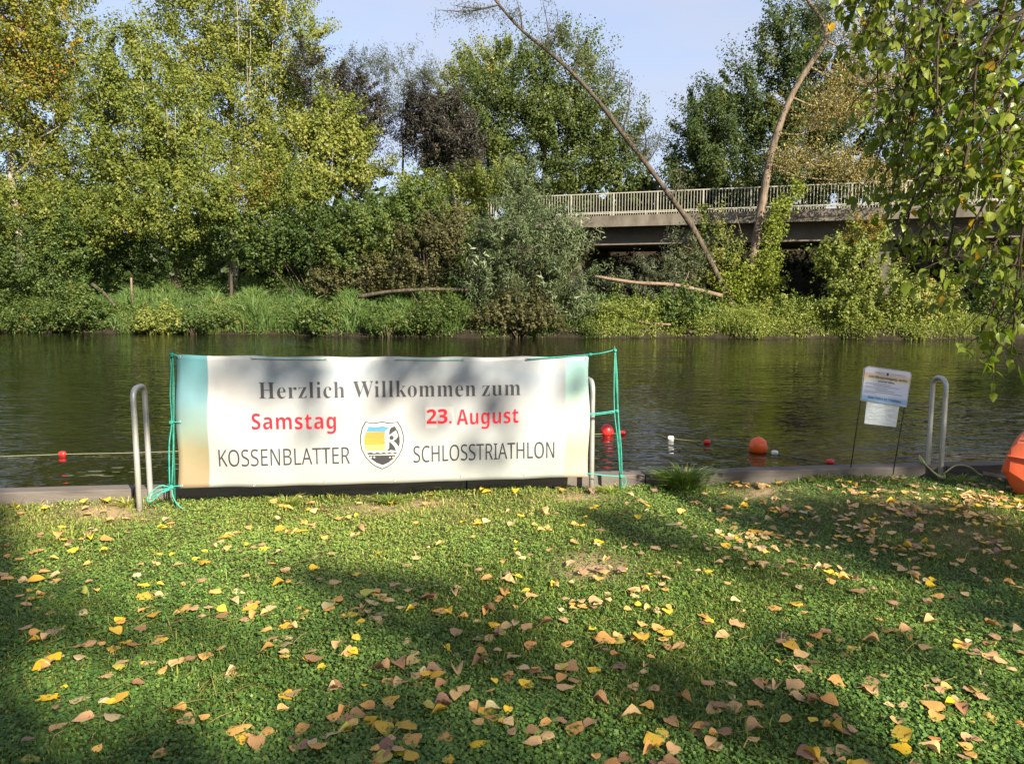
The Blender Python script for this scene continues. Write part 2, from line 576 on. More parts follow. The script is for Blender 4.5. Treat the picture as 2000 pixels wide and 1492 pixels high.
def bank_z(x, y):
    d = y - wy(x)
    h = np.interp(x, [-30, -8, 4, 20], [1.35, 1.25, .75, .7])
    z = np.where(d < 0, WATER_Z + d * .6, WATER_Z + np.minimum(d / .5, 1) * .40 + np.clip((d - .5) / 4.5, 0, 1) ** .8 * h + np.clip((d - 6) / 60, 0, 1) * 1.0)
    block_mound = np.clip((x + 8) / 6, 0, 1)                                            # mound added behind the bridge to block light from under it
    nb = (np.asarray(x) - 3.8) * .334 + (y - 41) * .943
    z = z + block_mound * np.clip((nb - 9.5) / 3.5, 0, 1) * 3.6
    lft = np.clip((1.5 - x) / 5, 0, 1) * np.clip((x + 12) / 6, 0, 1) * np.clip((nb + 1.0) / 4, 0, 1)
    return z + lft * 2.6 * np.clip((13 - nb) / 4, 0, 1)


def build_bank():
    xs = np.linspace(-75, 75, 226)
    ds = np.concatenate([np.linspace(-1.2, 6, 37), np.linspace(6.6, 30, 40), np.linspace(32, 120, 12)])
    X, D = np.meshgrid(xs, ds, indexing='ij')
    Y = wy(X) + D
    Z = bank_z(X, Y) + .06 * np.sin(X * 3.1 + Y) + .05 * np.sin(X * 1.3 - Y * 2.2)
    nx, ny = X.shape
    v = np.stack([X, Y, Z], -1).reshape(-1, 3)
    i, j = np.meshgrid(np.arange(nx - 1), np.arange(ny - 1), indexing='ij')
    a = (i * ny + j).ravel()
    f = np.stack([a, a + ny, a + ny + 1, a + 1], 1)
    me = bpy.data.meshes.new('far_bank')
    me.from_pydata(v.tolist(), [], f.tolist())
    tag(link_mesh('far_bank', me, SOIL, None, True), kind='structure')


build_bank()

# ------------------------------------------------------------------ quay edge: beams on a sheet pile wall
UX = Vector((1, .12, 0)).normalized()
UY = Vector((-.12, 1, 0)).normalized()
UZ = Vector((0, 0, 1))
qe = empty('quay_edge', (0, 5.87, 0), 'long weathered grey beam edge along the water in front of the river', 'quay edge')
cuts = [-14, -9.2, -6.1, -2.78, -.35, 1.06, 3.62, 6.4, 10, 15]
for i in range(len(cuts) - 1):
    x0, x1 = cuts[i] + .004, cuts[i + 1] - .004
    xc = (x0 + x1) / 2
    mb = MB()
    hh = .13 if 3 <= i < 5 else .15
    c = Vector((xc, quay_y(xc), 0)) + UY * .075
    L = (x1 - x0) * math.hypot(1, .12)
    mb.box(c + UZ * (.100 - hh / 2 + random.uniform(-.006, .004)), (L, .15, hh), (UX, UY, UZ))
    bo = mb.build('beam', BEAM, qe)
    bv = bo.modifiers.new('bevel', 'BEVEL'); bv.width = .008; bv.segments = 2
    if 2 <= i <= 6:
        mb = MB()
        mb.box(c + UZ * (-.035) - UY * .085, (L, .02, .05), (UX, UY, UZ))
        mb.build('ledge_board', BEAM, qe)
mb = MB()
n = 300
pts = []
for i in range(n + 1):
    x = -14 + 29 * i / n
    off = .16 + (.06 if (i // 2) % 2 else .0)
    pts.append(Vector((x, quay_y(x), 0)) + UY * off)
for a, b in zip(pts[:-1], pts[1:]):
    mb.quad([(a.x, a.y, .02), (b.x, b.y, .02), (b.x, b.y, -1.4), (a.x, a.y, -1.4)])
mb.build('sheet_pile', SHEET, qe)


# ------------------------------------------------------------------ lawn grass (numpy blades and clover)
def build_grass():
    def scatter(n, y0, y1):
        y = rng.uniform(y0, y1, n)
        x = rng.uniform(-1, 1, n) * (.68 * y + .45)
        return x, y

    # screen-uniform density: more per m2 up close
    X, Y = [], []
    for y0, y1, dens in ((1.95, 2.9, 26000), (2.9, 3.9, 17500), (3.9, 5.0, 9500), (5.0, 6.5, 6500)):
        area = (.68 * (y0 + y1) + .9) * (y1 - y0)
        a, b = scatter(int(area * dens), y0, y1)
        X.append(a); Y.append(b)
    x, y = np.concatenate(X), np.concatenate(Y)
    keep = (y < quay_y(x) - .01) & (rng.random(len(x)) > bare_at(x, y) * .9)
    x, y = x[keep], y[keep]
    patch = (np.sin(x * 1.9 + y * .8 + 1) + np.sin(x * .8 - y * 2.3) + np.sin(x * 3.7 + y * 3.1) * .6 + np.sin(x * 8.1 - y * 6.3) * .5)
    is_cl = rng.random(len(x)) < np.clip(.58 + .22 * patch, .2, .95)
    # clover and low broad leaves
    cx, cy = x[is_cl], y[is_cl]
    n = len(cx)
    p = np.stack([cx, cy, lawn_z(cx, cy) + rng.uniform(.006, .034, n)], 1)
    nrm = unit(np.stack([rng.normal(.12, .38, n), rng.normal(-.18, .38, n), np.ones(n)], 1))
    v = leaf_quads(p, nrm, rng.uniform(.0075, .0175, n) * np.where(rng.random(n) < .06, 1.5, 1), .9)
    tone = np.clip(rng.normal(.42, .22, n) + .12 * np.sin(cx * 2.7 + cy) + .45 * np.clip((cy - 3.3) / 1.6, 0, 1) * np.clip((1.8 - cx) / 2, 0, 1), 0, 1)  # clover tone raised over the sunlit lawn: light put into the colour
    g = np_mesh('clover', v, 4, tone, FOL['clover'])
    tag(g, 'low clover and small broad leaves growing through the lawn', 'clover', kind='stuff')
    # blades
    bx, by = x[~is_cl], y[~is_cl]
    n = len(bx)
    edge = np.clip(1 - (quay_y(bx) - by) / .25, 0, 1)
    h = rng.uniform(.012, .038, n) * (1 + .35 * np.sin(bx * 5.1 + by * 2.7) * np.sin(by * 4.3 - bx)) * (1 + .5 * edge) * np.where(rng.random(n) < .03, 1.8, 1)
    th = rng.uniform(0, 2 * np.pi, n)
    d = np.stack([np.cos(th), np.sin(th), np.zeros(n)], 1)
    sd = np.stack([-np.sin(th), np.cos(th), np.zeros(n)], 1)
    w = rng.uniform(.0016, .0032, n) * (by / 3.4 * .5 + .6)
    lean = rng.uniform(.15, 1.15, n)
    b0 = np.stack([bx, by, lawn_z(bx, by) - .003], 1)
    mid = b0 + d * (h * lean * .4)[:, None] + np.array([0, 0, 1]) * (h * .72)[:, None]
    tip = b0 + d * (h * lean * 1.15)[:, None] + np.array([0, 0, 1]) * (h * (1.02 - .25 * lean))[:, None]
    v = np.empty((n, 4, 3))
    v[:, 0] = b0
    v[:, 1] = mid + sd * w[:, None]
    v[:, 2] = tip
    v[:, 3] = mid - sd * w[:, None]
    sunlit_yel = np.clip((by - 3.4) / 1.6, 0, 1) * np.clip((1.6 - bx) / 2, 0, 1)  # dry yellow grass, with the sunlit area's brightness also put into the colour
    tone = np.clip(rng.normal(.42, .2, n) + .30 * sunlit_yel + .08 * np.sin(bx * 1.7 - by * 2.1) + np.where(rng.random(n) < .035, .5, 0), 0, 1)
    g = np_mesh('grass', v.reshape(-1, 3), 4, tone, FOL['grass'])
    tag(g, 'short green and yellowish lawn grass running up to the quay', 'grass', kind='stuff')


build_grass()


def build_straw():
    g = np.random.default_rng(17)
    n = 900
    y = g.uniform(2.1, 6.0, n)
    x = g.uniform(-1, 1, n) * (.68 * y + .4)
    k = y < quay_y(x) - .02
    x, y = x[k], y[k]
    n = len(x)
    th = g.uniform(0, np.pi, n)
    L = g.uniform(.03, .13, n)
    d = np.stack([np.cos(th), np.sin(th), g.uniform(-.05, .35, n)], 1) * L[:, None]
    p = np.stack([x, y, lawn_z(x, y) + g.uniform(.014, .034, n)], 1)
    sd = np.stack([-np.sin(th), np.cos(th), np.full(n, .5)], 1) * g.uniform(.0009, .0018, n)[:, None]
    m = p + d * .5 + np.array([0, 0, .006])
    v = np.concatenate([np.stack([p - sd, p + sd, m + sd, m - sd], 1), np.stack([m - sd, m + sd, p + d + sd * .4, p + d - sd * .4], 1)]).reshape(-1, 3)
    o = np_mesh('straw', v, 4, np.tile(np.clip(g.normal(.5, .25, n), 0, 1), 2), FOL['dry'])
    tag(o, 'dry straw stems and leaf stalks lying in the lawn', 'straw', kind='stuff')


build_straw()


# ------------------------------------------------------------------ trees
def tree_limbs(mb, base, top, r0, spread, n, seed):
    r_ = random.Random(seed)
    base, top = Vector(base), Vector(top)
    ax = top - base
    pts = [base + ax * t + Vector((r_.uniform(-1, 1), r_.uniform(-1, 1), 0)) * ax.length * .018 * (1 if 0 < t < 1 else 0) for t in np.linspace(0, 1, 9)]
    pts = spline(pts, 3)
    k = len(pts)
    mb.tube(pts, [r0 * (1.25 if i == 0 else 1) * (1 - .92 * i / (k - 1)) + .012 for i in range(k)], 8)
    for i in range(n):
        t = r_.uniform(.22, .92)
        p = pts[int(t * (k - 1))]
        a = r_.uniform(0, 2 * math.pi)
        L = spread * (1.1 - .75 * t) * r_.uniform(.6, 1.05)
        e = p + Vector((math.cos(a) * L, math.sin(a) * L, L * r_.uniform(.35, .9)))
        m = p.lerp(e, .5) + Vector((0, 0, -L * .06))
        rr = r0 * (1 - .9 * t) * .5 + .012
        mb.tube(spline([p, m, e], 4), [rr * (1 - .85 * q / 8) for q in range(9)], 5)
        for q in range(2):
            s2 = p.lerp(e, r_.uniform(.4, .8))
            e2 = s2 + Vector((r_.uniform(-1, 1), r_.uniform(-1, 1), r_.uniform(.1, 1))) * L * .45
            mb.tube([s2, s2.lerp(e2, .5) + Vector((0, 0, .05)), e2], [rr * .5, rr * .35, rr * .1], 4)


def crown_points(blobs, Y, n, clump_r, seed, depth=.8, shell=.55):
    """leaf positions: clumps spread through ellipsoids given as (px, py, rx, ry[, weight[, dY]]) of the crown's outline at distance Y"""
    g = np.random.default_rng(seed)
    wts = np.array([b[2] * b[3] * (b[4] if len(b) > 4 else 1) for b in blobs], float)
    wts /= wts.sum()
    PTS, NRM, TONE = [], [], []
    for b, w in zip(blobs, wts):
        dy = b[5] if len(b) > 5 else 0
        c = np.array(P(b[0], b[1], Y + dy))
        s = (Y + dy) / F
        rad = np.array([b[2] * s, min(b[2], b[3] * 1.3) * s * depth, b[3] * s])
        nl = int(n * w)
        ncl = max(8, int(4.4 * (rad[0] * rad[2]) / clump_r ** 2))
        u = unit(g.normal(size=(ncl, 3)))
        rr = g.random(ncl) ** (1 / 3)
        rr = np.where(g.random(ncl) < shell, .74 + .30 * g.random(ncl), rr)
        u[:, 1] = np.where(g.random(ncl) < .6, -np.abs(u[:, 1]), u[:, 1])      # denser where the light falls
        cc = c + u * rr[:, None] * rad
        cr = clump_r * g.uniform(.35, 1.2, ncl)
        ct = g.normal(0, .15, ncl)
        # each clump is a spray along its own twig, rising outwards or nodding
        dr = unit(u * np.array([.8, .8, .5]) + np.array([0, 0, .75]) + g.normal(size=(ncl, 3)) * .45)
        k = g.integers(0, ncl, nl)
        o = np.clip(g.normal(size=(nl, 3)), -1.7, 1.7) * .34
        al = np.clip(g.normal(size=nl), -1.5, 1.5) * .95
        p = cc[k] + o * cr[k][:, None] + dr[k] * (al * cr[k])[:, None]
        PTS.append(p)
        nn = unit(o * 2.0 + .45 * u[k] + g.normal(size=(nl, 3)) * .55 + np.array([0, -.1, .5]))
        NRM.append(nn)
        TONE.append(ct[k])
    return np.concatenate(PTS), np.concatenate(NRM), np.concatenate(TONE)


LEAF_N, LEAF_S = 1.3, 1.18


def tree(name, label, cat, Y, base, blobs, n, leaf, mat, trunk=None, clump=.75, seed=1, group=None, tone=.45, aspect=.7, droop=None,
         bark=None, n_limbs=9, depth=.8, shell=.55, extra=None, part='crown', sig=.10, shoots=0):
    bx, by = base
    b3 = P(bx, by, Y)
    zg = float(bank_z(np.array([b3.x]), np.array([b3.y]))[0]) - .1
    b3.z = min(b3.z, zg)
    b3.z = zg
    root = empty(name, b3, label, cat, group)
    if trunk:
        tx, ty, r0 = trunk
        mb = MB()
        t3 = P(tx, ty, Y)
        tree_limbs(mb, b3, t3, r0, max(b[2] for b in blobs) * Y / F * .85, n_limbs, seed)
        mb.build('trunk', bark or BARK, root, True)
        if shoots:
            r_ = random.Random(seed + 5)
            for i in range(shoots):
                q = blobs[r_.randrange(len(blobs))]
                px = q[0] + r_.uniform(-.75, .75) * q[2]
                e = P(px, q[1] - q[3] * r_.uniform(.3, .95), Y - r_.uniform(.4, 1.0) * q[2] * Y / F * depth)
                st = b3.lerp(t3, r_.uniform(.15, .5)) + Vector((r_.uniform(-.2, .2), -.2, 0))
                m_ = st.lerp(e, .45) + Vector(((e.x - st.x) * .3, -.3, -.3))
                mb = MB()
                pth = spline([st, m_, e], 6)
                mb.tube(pth, [(.055 + .01 * r_.random()) * (1 - .75 * k / 12) for k in range(len(pth))], 5)
                mb.build('limb', BARK_BIRCH, root, True)
    else:
        mb = MB()
        r_ = random.Random(seed)
        for i in range(7):
            q = blobs[i % len(blobs)]
            e = P(q[0] + r_.uniform(-.6, .6) * q[2], q[1] - q[3] * r_.uniform(.1, .6), Y + r_.uniform(-.4, .6))
            st = b3 + Vector((r_.uniform(-.3, .3), r_.uniform(-.2, .2), 0))
            mb.tube(spline([st, st.lerp(e, .5) + Vector((0, 0, .2)), e], 4), [.035 * (1 - .8 * k / 8) for k in range(9)], 5)
        mb.build('stem', TWIG, root, True)
    n = int(n * LEAF_N)
    p, nr, tn = crown_points(blobs, Y, n, clump, seed, depth, shell)
    g = np.random.default_rng(seed + 99)
    s = leaf * LEAF_S * g.uniform(.65, 1.3, len(p))
    v = leaf_quads(p, nr, s, aspect, droop)
    o = np_mesh(part, v, 4, np.clip(tone + tn + g.normal(0, sig, len(p)), 0, 1), FOL[mat], root)
    o['kind'] = 'stuff'
    for (bl2, n2, leaf2, mat2, tone2) in extra or []:
        p, nr, tn = crown_points(bl2, Y, n2, clump, seed + 7, depth, shell)
        p[:, 1] -= .3
        o = np_mesh(part, leaf_quads(p, nr, leaf2 * LEAF_S * g.uniform(.65, 1.3, len(p)), aspect, droop), 4,
                    np.clip(tone2 + tn + g.normal(0, .17, len(p)), 0, 1), FOL[mat2], root)
        o['kind'] = 'stuff'
    return root


GT = 'trees on the far bank'
# tall left-hand trees
tree('birch_tree', 'tall birch with orange and yellow turning leaves, cut by the picture edge', 'tree', 42, (30, 560),
     [(-20, 60, 130, 140), (40, 190, 110, 110), (-30, 330, 120, 120), (70, 40, 90, 90)], 30000, .125, 'birch', (20, -150, .20), .7, 11, GT, .5, bark=BARK_BIRCH,
     extra=[([(30, 60, 50, 90), (35, 150, 55, 70), (90, 170, 30, 30)], 4500, .12, 'rust', .5)])
tree('birch_tree', 'slim pale-trunked birch with loose light green crown behind the orange birch', 'tree', 46, (100, 555),
     [(120, 30, 70, 130), (105, 200, 75, 110), (95, 340, 80, 70)], 22000, .12, 'aspen', (108, -140, .17), .65, 12, GT, .58, bark=BARK_BIRCH, shoots=7)
tree('aspen_tree', 'bushy aspen with two small pointed tops between the slim birch and the tallest tree', 'tree', 41, (345, 540),
     [(250, 240, 90, 130), (210, 160, 42, 90), (270, 130, 40, 80), (320, 330, 120, 100), (190, 370, 100, 90), (350, 250, 80, 110)], 44000, .12, 'aspen', (280, 60, .17), .7, 13, GT, .48, shoots=9)
tree('poplar_tree', 'tallest broad poplar on the far bank, its light green top cut by the picture edge', 'tree', 50, (450, 545),
     [(450, 10, 130, 140), (360, 100, 90, 110), (540, 90, 100, 120), (450, 190, 130, 120), (600, 190, 65, 100), (520, 290, 110, 90)], 62000, .135, 'aspen', (455, -190, .30), .85, 14, GT, .60, bark=BARK_BIRCH, n_limbs=14, shoots=16)
tree('maple_tree', 'yellow green maple leaning out at the edge of the dusky trees beside the tallest poplar', 'tree', 44, (600, 545),
     [(620, 300, 110, 75), (680, 330, 80, 60), (560, 340, 100, 70), (650, 240, 60, 60)], 24000, .135, 'aspen', (620, 200, .15), .6, 15, GT, .62, shoots=5)
tree('aspen_tree', 'low yellowish aspen crowns above the grass between the two thin trunks', 'tree', 39, (450, 530),
     [(330, 400, 130, 70), (470, 390, 90, 60), (180, 430, 110, 60), (560, 380, 80, 60), (60, 420, 90, 70)], 30000, .11, 'aspen', (450, 330, .075), .55, 16, GT, .46, n_limbs=0,
     extra=[([(490, 375, 30, 25), (520, 360, 26, 20)], 900, .10, 'rust', .5)])
# two willows given much darker leaf colours
tree('dusky_willow_tree', 'dark dusky rounded willow crown beside the yellow green maple', 'tree', 47, (700, 540),
     [(680, 215, 75, 75), (715, 240, 50, 55), (600, 130, 40, 40, .5)], 22000, .13, 'dark_grey', (690, 230, .13), .55, 17, GT, .5, aspect=.4)
tree('dusky_willow_tree', 'dark purple grey willow clump hanging in front of the big alder', 'tree', 46, (900, 540),
     [(860, 250, 78, 75), (890, 300, 55, 60), (835, 215, 45, 40)], 32000, .13, 'dark_grey', (870, 190, .14), .5, 18, GT, .5, aspect=.4)
tree('feathery_willow_tree', 'thin feathery willow with see-through grey green top against the sky', 'tree', 48, (790, 540),
     [(740, 165, 55, 60), (790, 160, 65, 60), (770, 250, 50, 70), (850, 160, 60, 45), (700, 140, 30, 35)], 10500, .14, 'feather', (790, 170, .10), .55, 19, GT, .5, aspect=.22, droop=.35)
# trees behind the bridge
tree('alder_tree', 'big dark green rounded alder behind the bridge, left of the sky gap', 'tree', 57, (1060, 540),
     [(1000, 190, 90, 110), (1100, 170, 85, 110), (1150, 270, 105, 100), (960, 290, 110, 100), (1060, 290, 130, 100), (1200, 330, 62, 70), (900, 350, 90, 80)], 72000, .15, 'alder', (1060, 90, .30), .95, 20, GT, .45, n_limbs=12)
tree('aspen_tree', 'pale topped aspen showing above the dark alder', 'tree', 60, (950, 540),
     [(940, 150, 60, 70), (985, 125, 45, 50), (900, 190, 55, 70)], 12000, .14, 'aspen', (950, 90, .15), .65, 21, GT, .62)
tree('alder_tree', 'tall dark alder with pointed top behind the bridge, right of the sky gap', 'tree', 56, (1520, 540),
     [(1545, 90, 60, 85), (1500, 190, 95, 95), (1590, 190, 80, 110), (1420, 290, 105, 90), (1560, 320, 150, 80), (1380, 240, 62, 70), (1345, 350, 45, 40)], 74000, .15, 'oak', (1545, 20, .30), .95, 22, GT, .5, n_limbs=12)
tree('oak_tree', 'dark broad tree behind the bridge and behind the dry brown branches', 'tree', 54, (1760, 540),
     [(1740, 150, 110, 150), (1700, 290, 120, 90), (1860, 180, 130, 170), (1990, 150, 120, 190), (1880, 330, 130, 60)], 30000, .15, 'oak', (1780, -50, .3), .95, 23, GT, .42, n_limbs=10)
# woods closing the horizon
def woods():
    PT, NR, TN = [], [], []
    for i, (px, py, rx, ry, Y) in enumerate([(-200, 440, 260, 130, 70), (200, 460, 260, 110, 72), (560, 470, 240, 90, 70), (840, 470, 160, 70, 64), (1300, 470, 220, 62, 70), (1750, 430, 260, 110, 70), (2150, 380, 260, 190, 70), (100, 520, 260, 50, 58), (420, 515, 260, 50, 58), (700, 510, 200, 50, 58), (1130, 405, 170, 36, 66), (1420, 390, 150, 36, 66)]):
        p, nr, tn = crown_points([(px, py, rx, ry)], Y, 5200, 1.3, 60 + i, .3)
        PT.append(p); NR.append(nr); TN.append(tn)
    p, nr, tn = map(np.concatenate, (PT, NR, TN))
    o = np_mesh('distant_woods', leaf_quads(p, nr, .75 * rng.uniform(.7, 1.3, len(p)), .7), 4, np.clip(.4 + tn + rng.normal(0, .15, len(p)), 0, 1), FOL['oak'])
    tag(o, 'dark woods closing the view low between the trunks', 'woods', kind='stuff')


woods()

# shrubs on the far bank
GS = 'shrubs along the far bank'
tree('dark_shrub', 'dark green thicket at the far left water edge', 'shrub', 38.6, (60, 620),
     [(40, 500, 110, 100), (-40, 560, 90, 70), (110, 560, 60, 55), (140, 460, 60, 60)], 20000, .10, 'bush', None, .5, 31, GS, .4)
tree('dark_shrub', 'wide dark green shrub behind the grassy bank, below the maple', 'shrub', 39, (600, 530),
     [(560, 470, 100, 60), (650, 450, 90, 60), (480, 470, 60, 55)], 16000, .11, 'bush', None, .5, 32, GS, .35)
tree('dark_shrub', 'dense dark green shrub just behind the fallen trunk', 'shrub', 37.5, (740, 545),
     [(740, 450, 80, 65), (690, 490, 70, 50), (800, 440, 60, 60), (830, 400, 50, 45)], 16000, .11, 'bush', None, .5, 33, GS, .55)
tree('brown_shrub', 'brownish green shrub with drying leaves between dark shrub and silver willow', 'shrub', 36.5, (830, 570),
     [(830, 490, 75, 60), (770, 530, 55, 30), (880, 460, 55, 60)], 11000, .10, 'brownbush', None, .45, 34, GS, .5)
tree('light_shrub', 'pale yellowish shrub under the purple grey willow, left of the bridge railing', 'shrub', 43, (830, 470),
     [(820, 370, 50, 30), (880, 380, 50, 45), (960, 360, 60, 40)], 7500, .11, 'aspen', None, .45, 35, GS, .5)
tree('dark_shrub', 'dark thicket between the two thin trunks above the grass bank', 'shrub', 41, (350, 530),
     [(270, 480, 80, 50), (400, 480, 70, 55), (200, 500, 60, 50)], 11000, .11, 'bush', None, .5, 36, GS, .35)
tree('silver_willow', 'large silvery willow shrub hanging over the water left of the bridge', 'shrub', 33.8, (1050, 600),
     [(1040, 500, 95, 75), (1100, 530, 70, 70), (960, 540, 55, 60), (1000, 450, 70, 60), (1120, 590, 55, 45), (1060, 440, 60, 50), (980, 590, 60, 40)], 21000, .17, 'willow', None, .5, 37, GS, .42, aspect=.19, droop=.3,
     extra=[([(1030, 570, 75, 50), (1090, 500, 60, 45)], 4500, .13, 'brownbush', .35), ([(960, 520, 50, 35), (1060, 560, 40, 35), (1090, 590, 60, 30), (1110, 480, 50, 50), (1000, 470, 40, 30)], 1500, .27, 'willow', .8)])
tree('silver_willow', 'young blue green willow sprays rising in front of the alder beside the railing', 'shrub', 36, (1030, 520),
     [(1020, 350, 35, 45), (1050, 390, 40, 40), (1000, 400, 40, 35)], 4200, .17, 'willow', None, .4, 38, GS, .4, aspect=.2, droop=.2)
tree('brown_shrub', 'grey green straggly shrub in front of the dark bridge opening', 'shrub', 35.5, (1250, 590),
     [(1290, 530, 60, 32), (1335, 500, 50, 42), (1220, 560, 50, 30), (1300, 560, 70, 30)], 6000, .12, 'feather', None, .45, 39, GS, .5, aspect=.3)
tree('dark_shrub', 'dark undergrowth added to cover the lit ground beneath the bridge', 'shrub', 45.5, (1330, 540), [(1250, 515, 100, 26), (1420, 515, 110, 26), (1600, 512, 110, 28), (1780, 512, 110, 30)], 6000, .14, 'bush', None, .5, 45, GS, .35)  # added to darken the sunlit ground under the bridge
tree('green_shrub', 'leafy shrub with climbing shoots between the two leaning trunks', 'shrub', 36.5, (1400, 560),
     [(1395, 490, 50, 42), (1440, 525, 45, 42), (1360, 530, 40, 36), (1385, 430, 24, 36, .6)], 6000, .11, 'alder', None, .4, 40, GS, .75)
tree('bright_bush', 'big sunlit yellow green bush at the water edge under the bridge', 'shrub', 32.6, (1690, 640),
     [(1665, 530, 62, 60), (1715, 580, 75, 58), (1630, 505, 38, 40), (1690, 465, 36, 32), (1655, 595, 50, 42), (1730, 625, 65, 32)], 17000, .095, 'bright', None, .36, 41, GS, .45,
     extra=[([(1670, 450, 35, 30)], 700, .08, 'rust', .4)])
tree('bright_bush', 'small low yellow bush beside the big sunlit bush and hanging poplar leaves', 'shrub', 32.4, (1810, 630),
     [(1810, 575, 55, 32), (1780, 600, 50, 40), (1840, 610, 45, 32)], 8000, .085, 'bright', None, .3, 42, GS, .72)
tree('dark_shrub', 'dark thicket at the water edge behind the hanging poplar leaves', 'shrub', 34.5, (1930, 640),
     [(1930, 580, 90, 60), (2020, 560, 90, 90), (1880, 620, 50, 30)], 9000, .11, 'bush', None, .5, 43, GS, .4)


# ------------------------------------------------------------------ bridge
BO = Vector((3.8, 41.0, 0))
BD = Vector((.943, -.334, 0)).normalized()
BN = Vector((.334, .943, 0)).normalized()
DECK_Z = 5.32
br = empty('road_bridge', BO + Vector((0, 0, 1)), 'concrete road bridge with pale barred railing crossing behind the leaning trunks', 'bridge')


def bpt(s, n, z):
    return BO + BD * s + BN * n + UZ * z


def bbox(name, s0, s1, n0, n1, z0, z1, mat, parent):
    mb = MB()
    mb.box(bpt((s0 + s1) / 2, (n0 + n1) / 2, (z0 + z1) / 2), (s1 - s0, n1 - n0, z1 - z0), (BD, BN, UZ))
    return mb.build(name, mat, parent)


S0, S1 = -8, 46
bbox('deck', S0, S1, 0.0, 9.6, DECK_Z - .30, DECK_Z - .02, CONC, br)
bbox('edge_beam', S0, S1, -.16, .24, DECK_Z - .56, DECK_Z, CONC, br)
bbox('edge_beam', S0, S1, 9.36, 9.76, DECK_Z - .56, DECK_Z, CONC, br)
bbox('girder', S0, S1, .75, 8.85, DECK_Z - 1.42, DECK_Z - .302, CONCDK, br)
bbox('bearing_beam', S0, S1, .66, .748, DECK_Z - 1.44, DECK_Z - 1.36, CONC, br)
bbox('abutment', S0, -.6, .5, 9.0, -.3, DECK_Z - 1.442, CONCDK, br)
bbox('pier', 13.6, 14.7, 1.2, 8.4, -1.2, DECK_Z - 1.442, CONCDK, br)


def railing(n, joined):
    rail = MB()
    for z, h in ((DECK_Z + 1.14, .05), (DECK_Z + .13, .04)):
        rail.box(bpt((S0 + 30) / 2, n, z), (30 - S0, .06, h), (BD, BN, UZ))
    ro = rail.build('railing', RAILM, br)
    posts = np.arange(S0 + .5, 30, 2.25)
    proto = MB(); proto.box((0, 0, .57), (.07, .07, 1.13), (BD, BN, UZ))
    pm = proto.mesh('post'); pm.materials.append(RAILM)
    for s in posts:
        o = bpy.data.objects.new('post', pm); COL.objects.link(o); o.parent = ro
        o.location = bpt(s, n, DECK_Z)
    if joined:
        mb = MB()
        for s in np.arange(S0 + .6, 27, .15):
            mb.box(bpt(s, n, DECK_Z + .635), (.028, .028, .96), (BD, BN, UZ))
        o = mb.build('baluster', RAILM, ro); o['kind'] = 'stuff'
        o.location = (0, 0, 0)
    else:
        proto = MB(); proto.box((0, 0, .635), (.026, .026, .96), (BD, BN, UZ))
        pm = proto.mesh('baluster'); pm.materials.append(RAILM)
        for s in np.arange(S0 + 2.6, 27, .15):
            if np.min(np.abs(posts - s)) < .06: continue
            o = bpy.data.objects.new('baluster', pm); COL.objects.link(o); o.parent = ro
            o.location = bpt(s, n, DECK_Z)
    return ro


railing(.04, False)
railing(9.56, True)

# ------------------------------------------------------------------ leaning trees on the far bank
def twigs(mb, path, n, L, seed, r=.02, up=.4, down=False):
    r_ = random.Random(seed)
    ends = []
    for i in range(n):
        p = path[r_.randrange(len(path))]
        d = Vector((r_.uniform(-1, 1), r_.uniform(-.6, .6), r_.uniform(-.3, 1) * up + (-.5 if down else .3))).normalized() * L * r_.uniform(.5, 1.2)
        e = p + d
        m = p.lerp(e, .5) + Vector((r_.uniform(-.1, .1), r_.uniform(-.1, .1), r_.uniform(-.1, .15))) * L
        mb.tube([p, m, e], [r, r * .6, r * .25], 4, cap=False)
        ends += [p.lerp(m, .6), m, m.lerp(e, .5), e]
    return ends


def spray(name, ends, n, leaf, mat, parent, seed, sp=.25, aspect=.25, droop=.4, tone=.5):
    g = np.random.default_rng(seed)
    e = np.array([tuple(q) for q in ends])
    p = e[g.integers(0, len(e), n)] + g.normal(size=(n, 3)) * sp
    nr = unit(g.normal(size=(n, 3)) + np.array([0, -.3, .3]))
    o = np_mesh(name, leaf_quads(p, nr, leaf * g.uniform(.6, 1.3, n), aspect, droop), 4, np.clip(tone + g.normal(0, .2, n), 0, 1), FOL[mat], parent)
    o['kind'] = 'stuff'


YL = 35.2
pa = [P(1432, 600, YL), P(1415, 565, YL), P(1385, 505, YL), P(1350, 440, YL), P(1310, 385, YL), P(1262, 320, YL + .2), P(1215, 260, YL + .3), P(1170, 200, YL + .4), P(1120, 145, YL + .5), P(1070, 100, YL + .6), P(1020, 60, YL + .7), P(975, 10, YL + .8), P(940, -40, YL + .9)]
lt = empty('leaning_tree', pa[0], 'long thin tree trunk leaning far to the left across bridge and sky with sparse leaves', 'tree', 'leaning trees on the far bank')
mb = MB()
sp_ = spline(pa, 4)
mb.tube(sp_, [.135 * (1 - .72 * i / len(sp_)) * (1 + .07 * math.sin(i * 1.7) + .05 * math.sin(i * .6)) + .012 for i in range(len(sp_))], 12)
mb.build('trunk', BARK, lt, True)
mb = MB()
ends = []
for q, e in ((5, (1290, 250)), (6, (1230, 150)), (7, (1200, 120)), (8, (1130, 70)), (9, (1090, 20)), (9, (1060, 0)), (10, (1000, -30)), (11, (880, 10)), (11, (850, 20)), (4, (1330, 330)), (5, (1250, 210)), (6, (1275, 270))):
    s, t = pa[q], P(*e, YL + .3)
    path = spline([s, s.lerp(t, .5) + Vector((.12, 0, -.15)), t], 5)
    mb.tube(path, [.045 * (1 - .8 * i / 10) for i in range(len(path))], 5, cap=False)
    ends += twigs(mb, path[3:], 9, .9, q * 31 + e[0], .013, .5, True)
twigs(mb, sp_[6:40], 22, .5, 79, .013, .6)
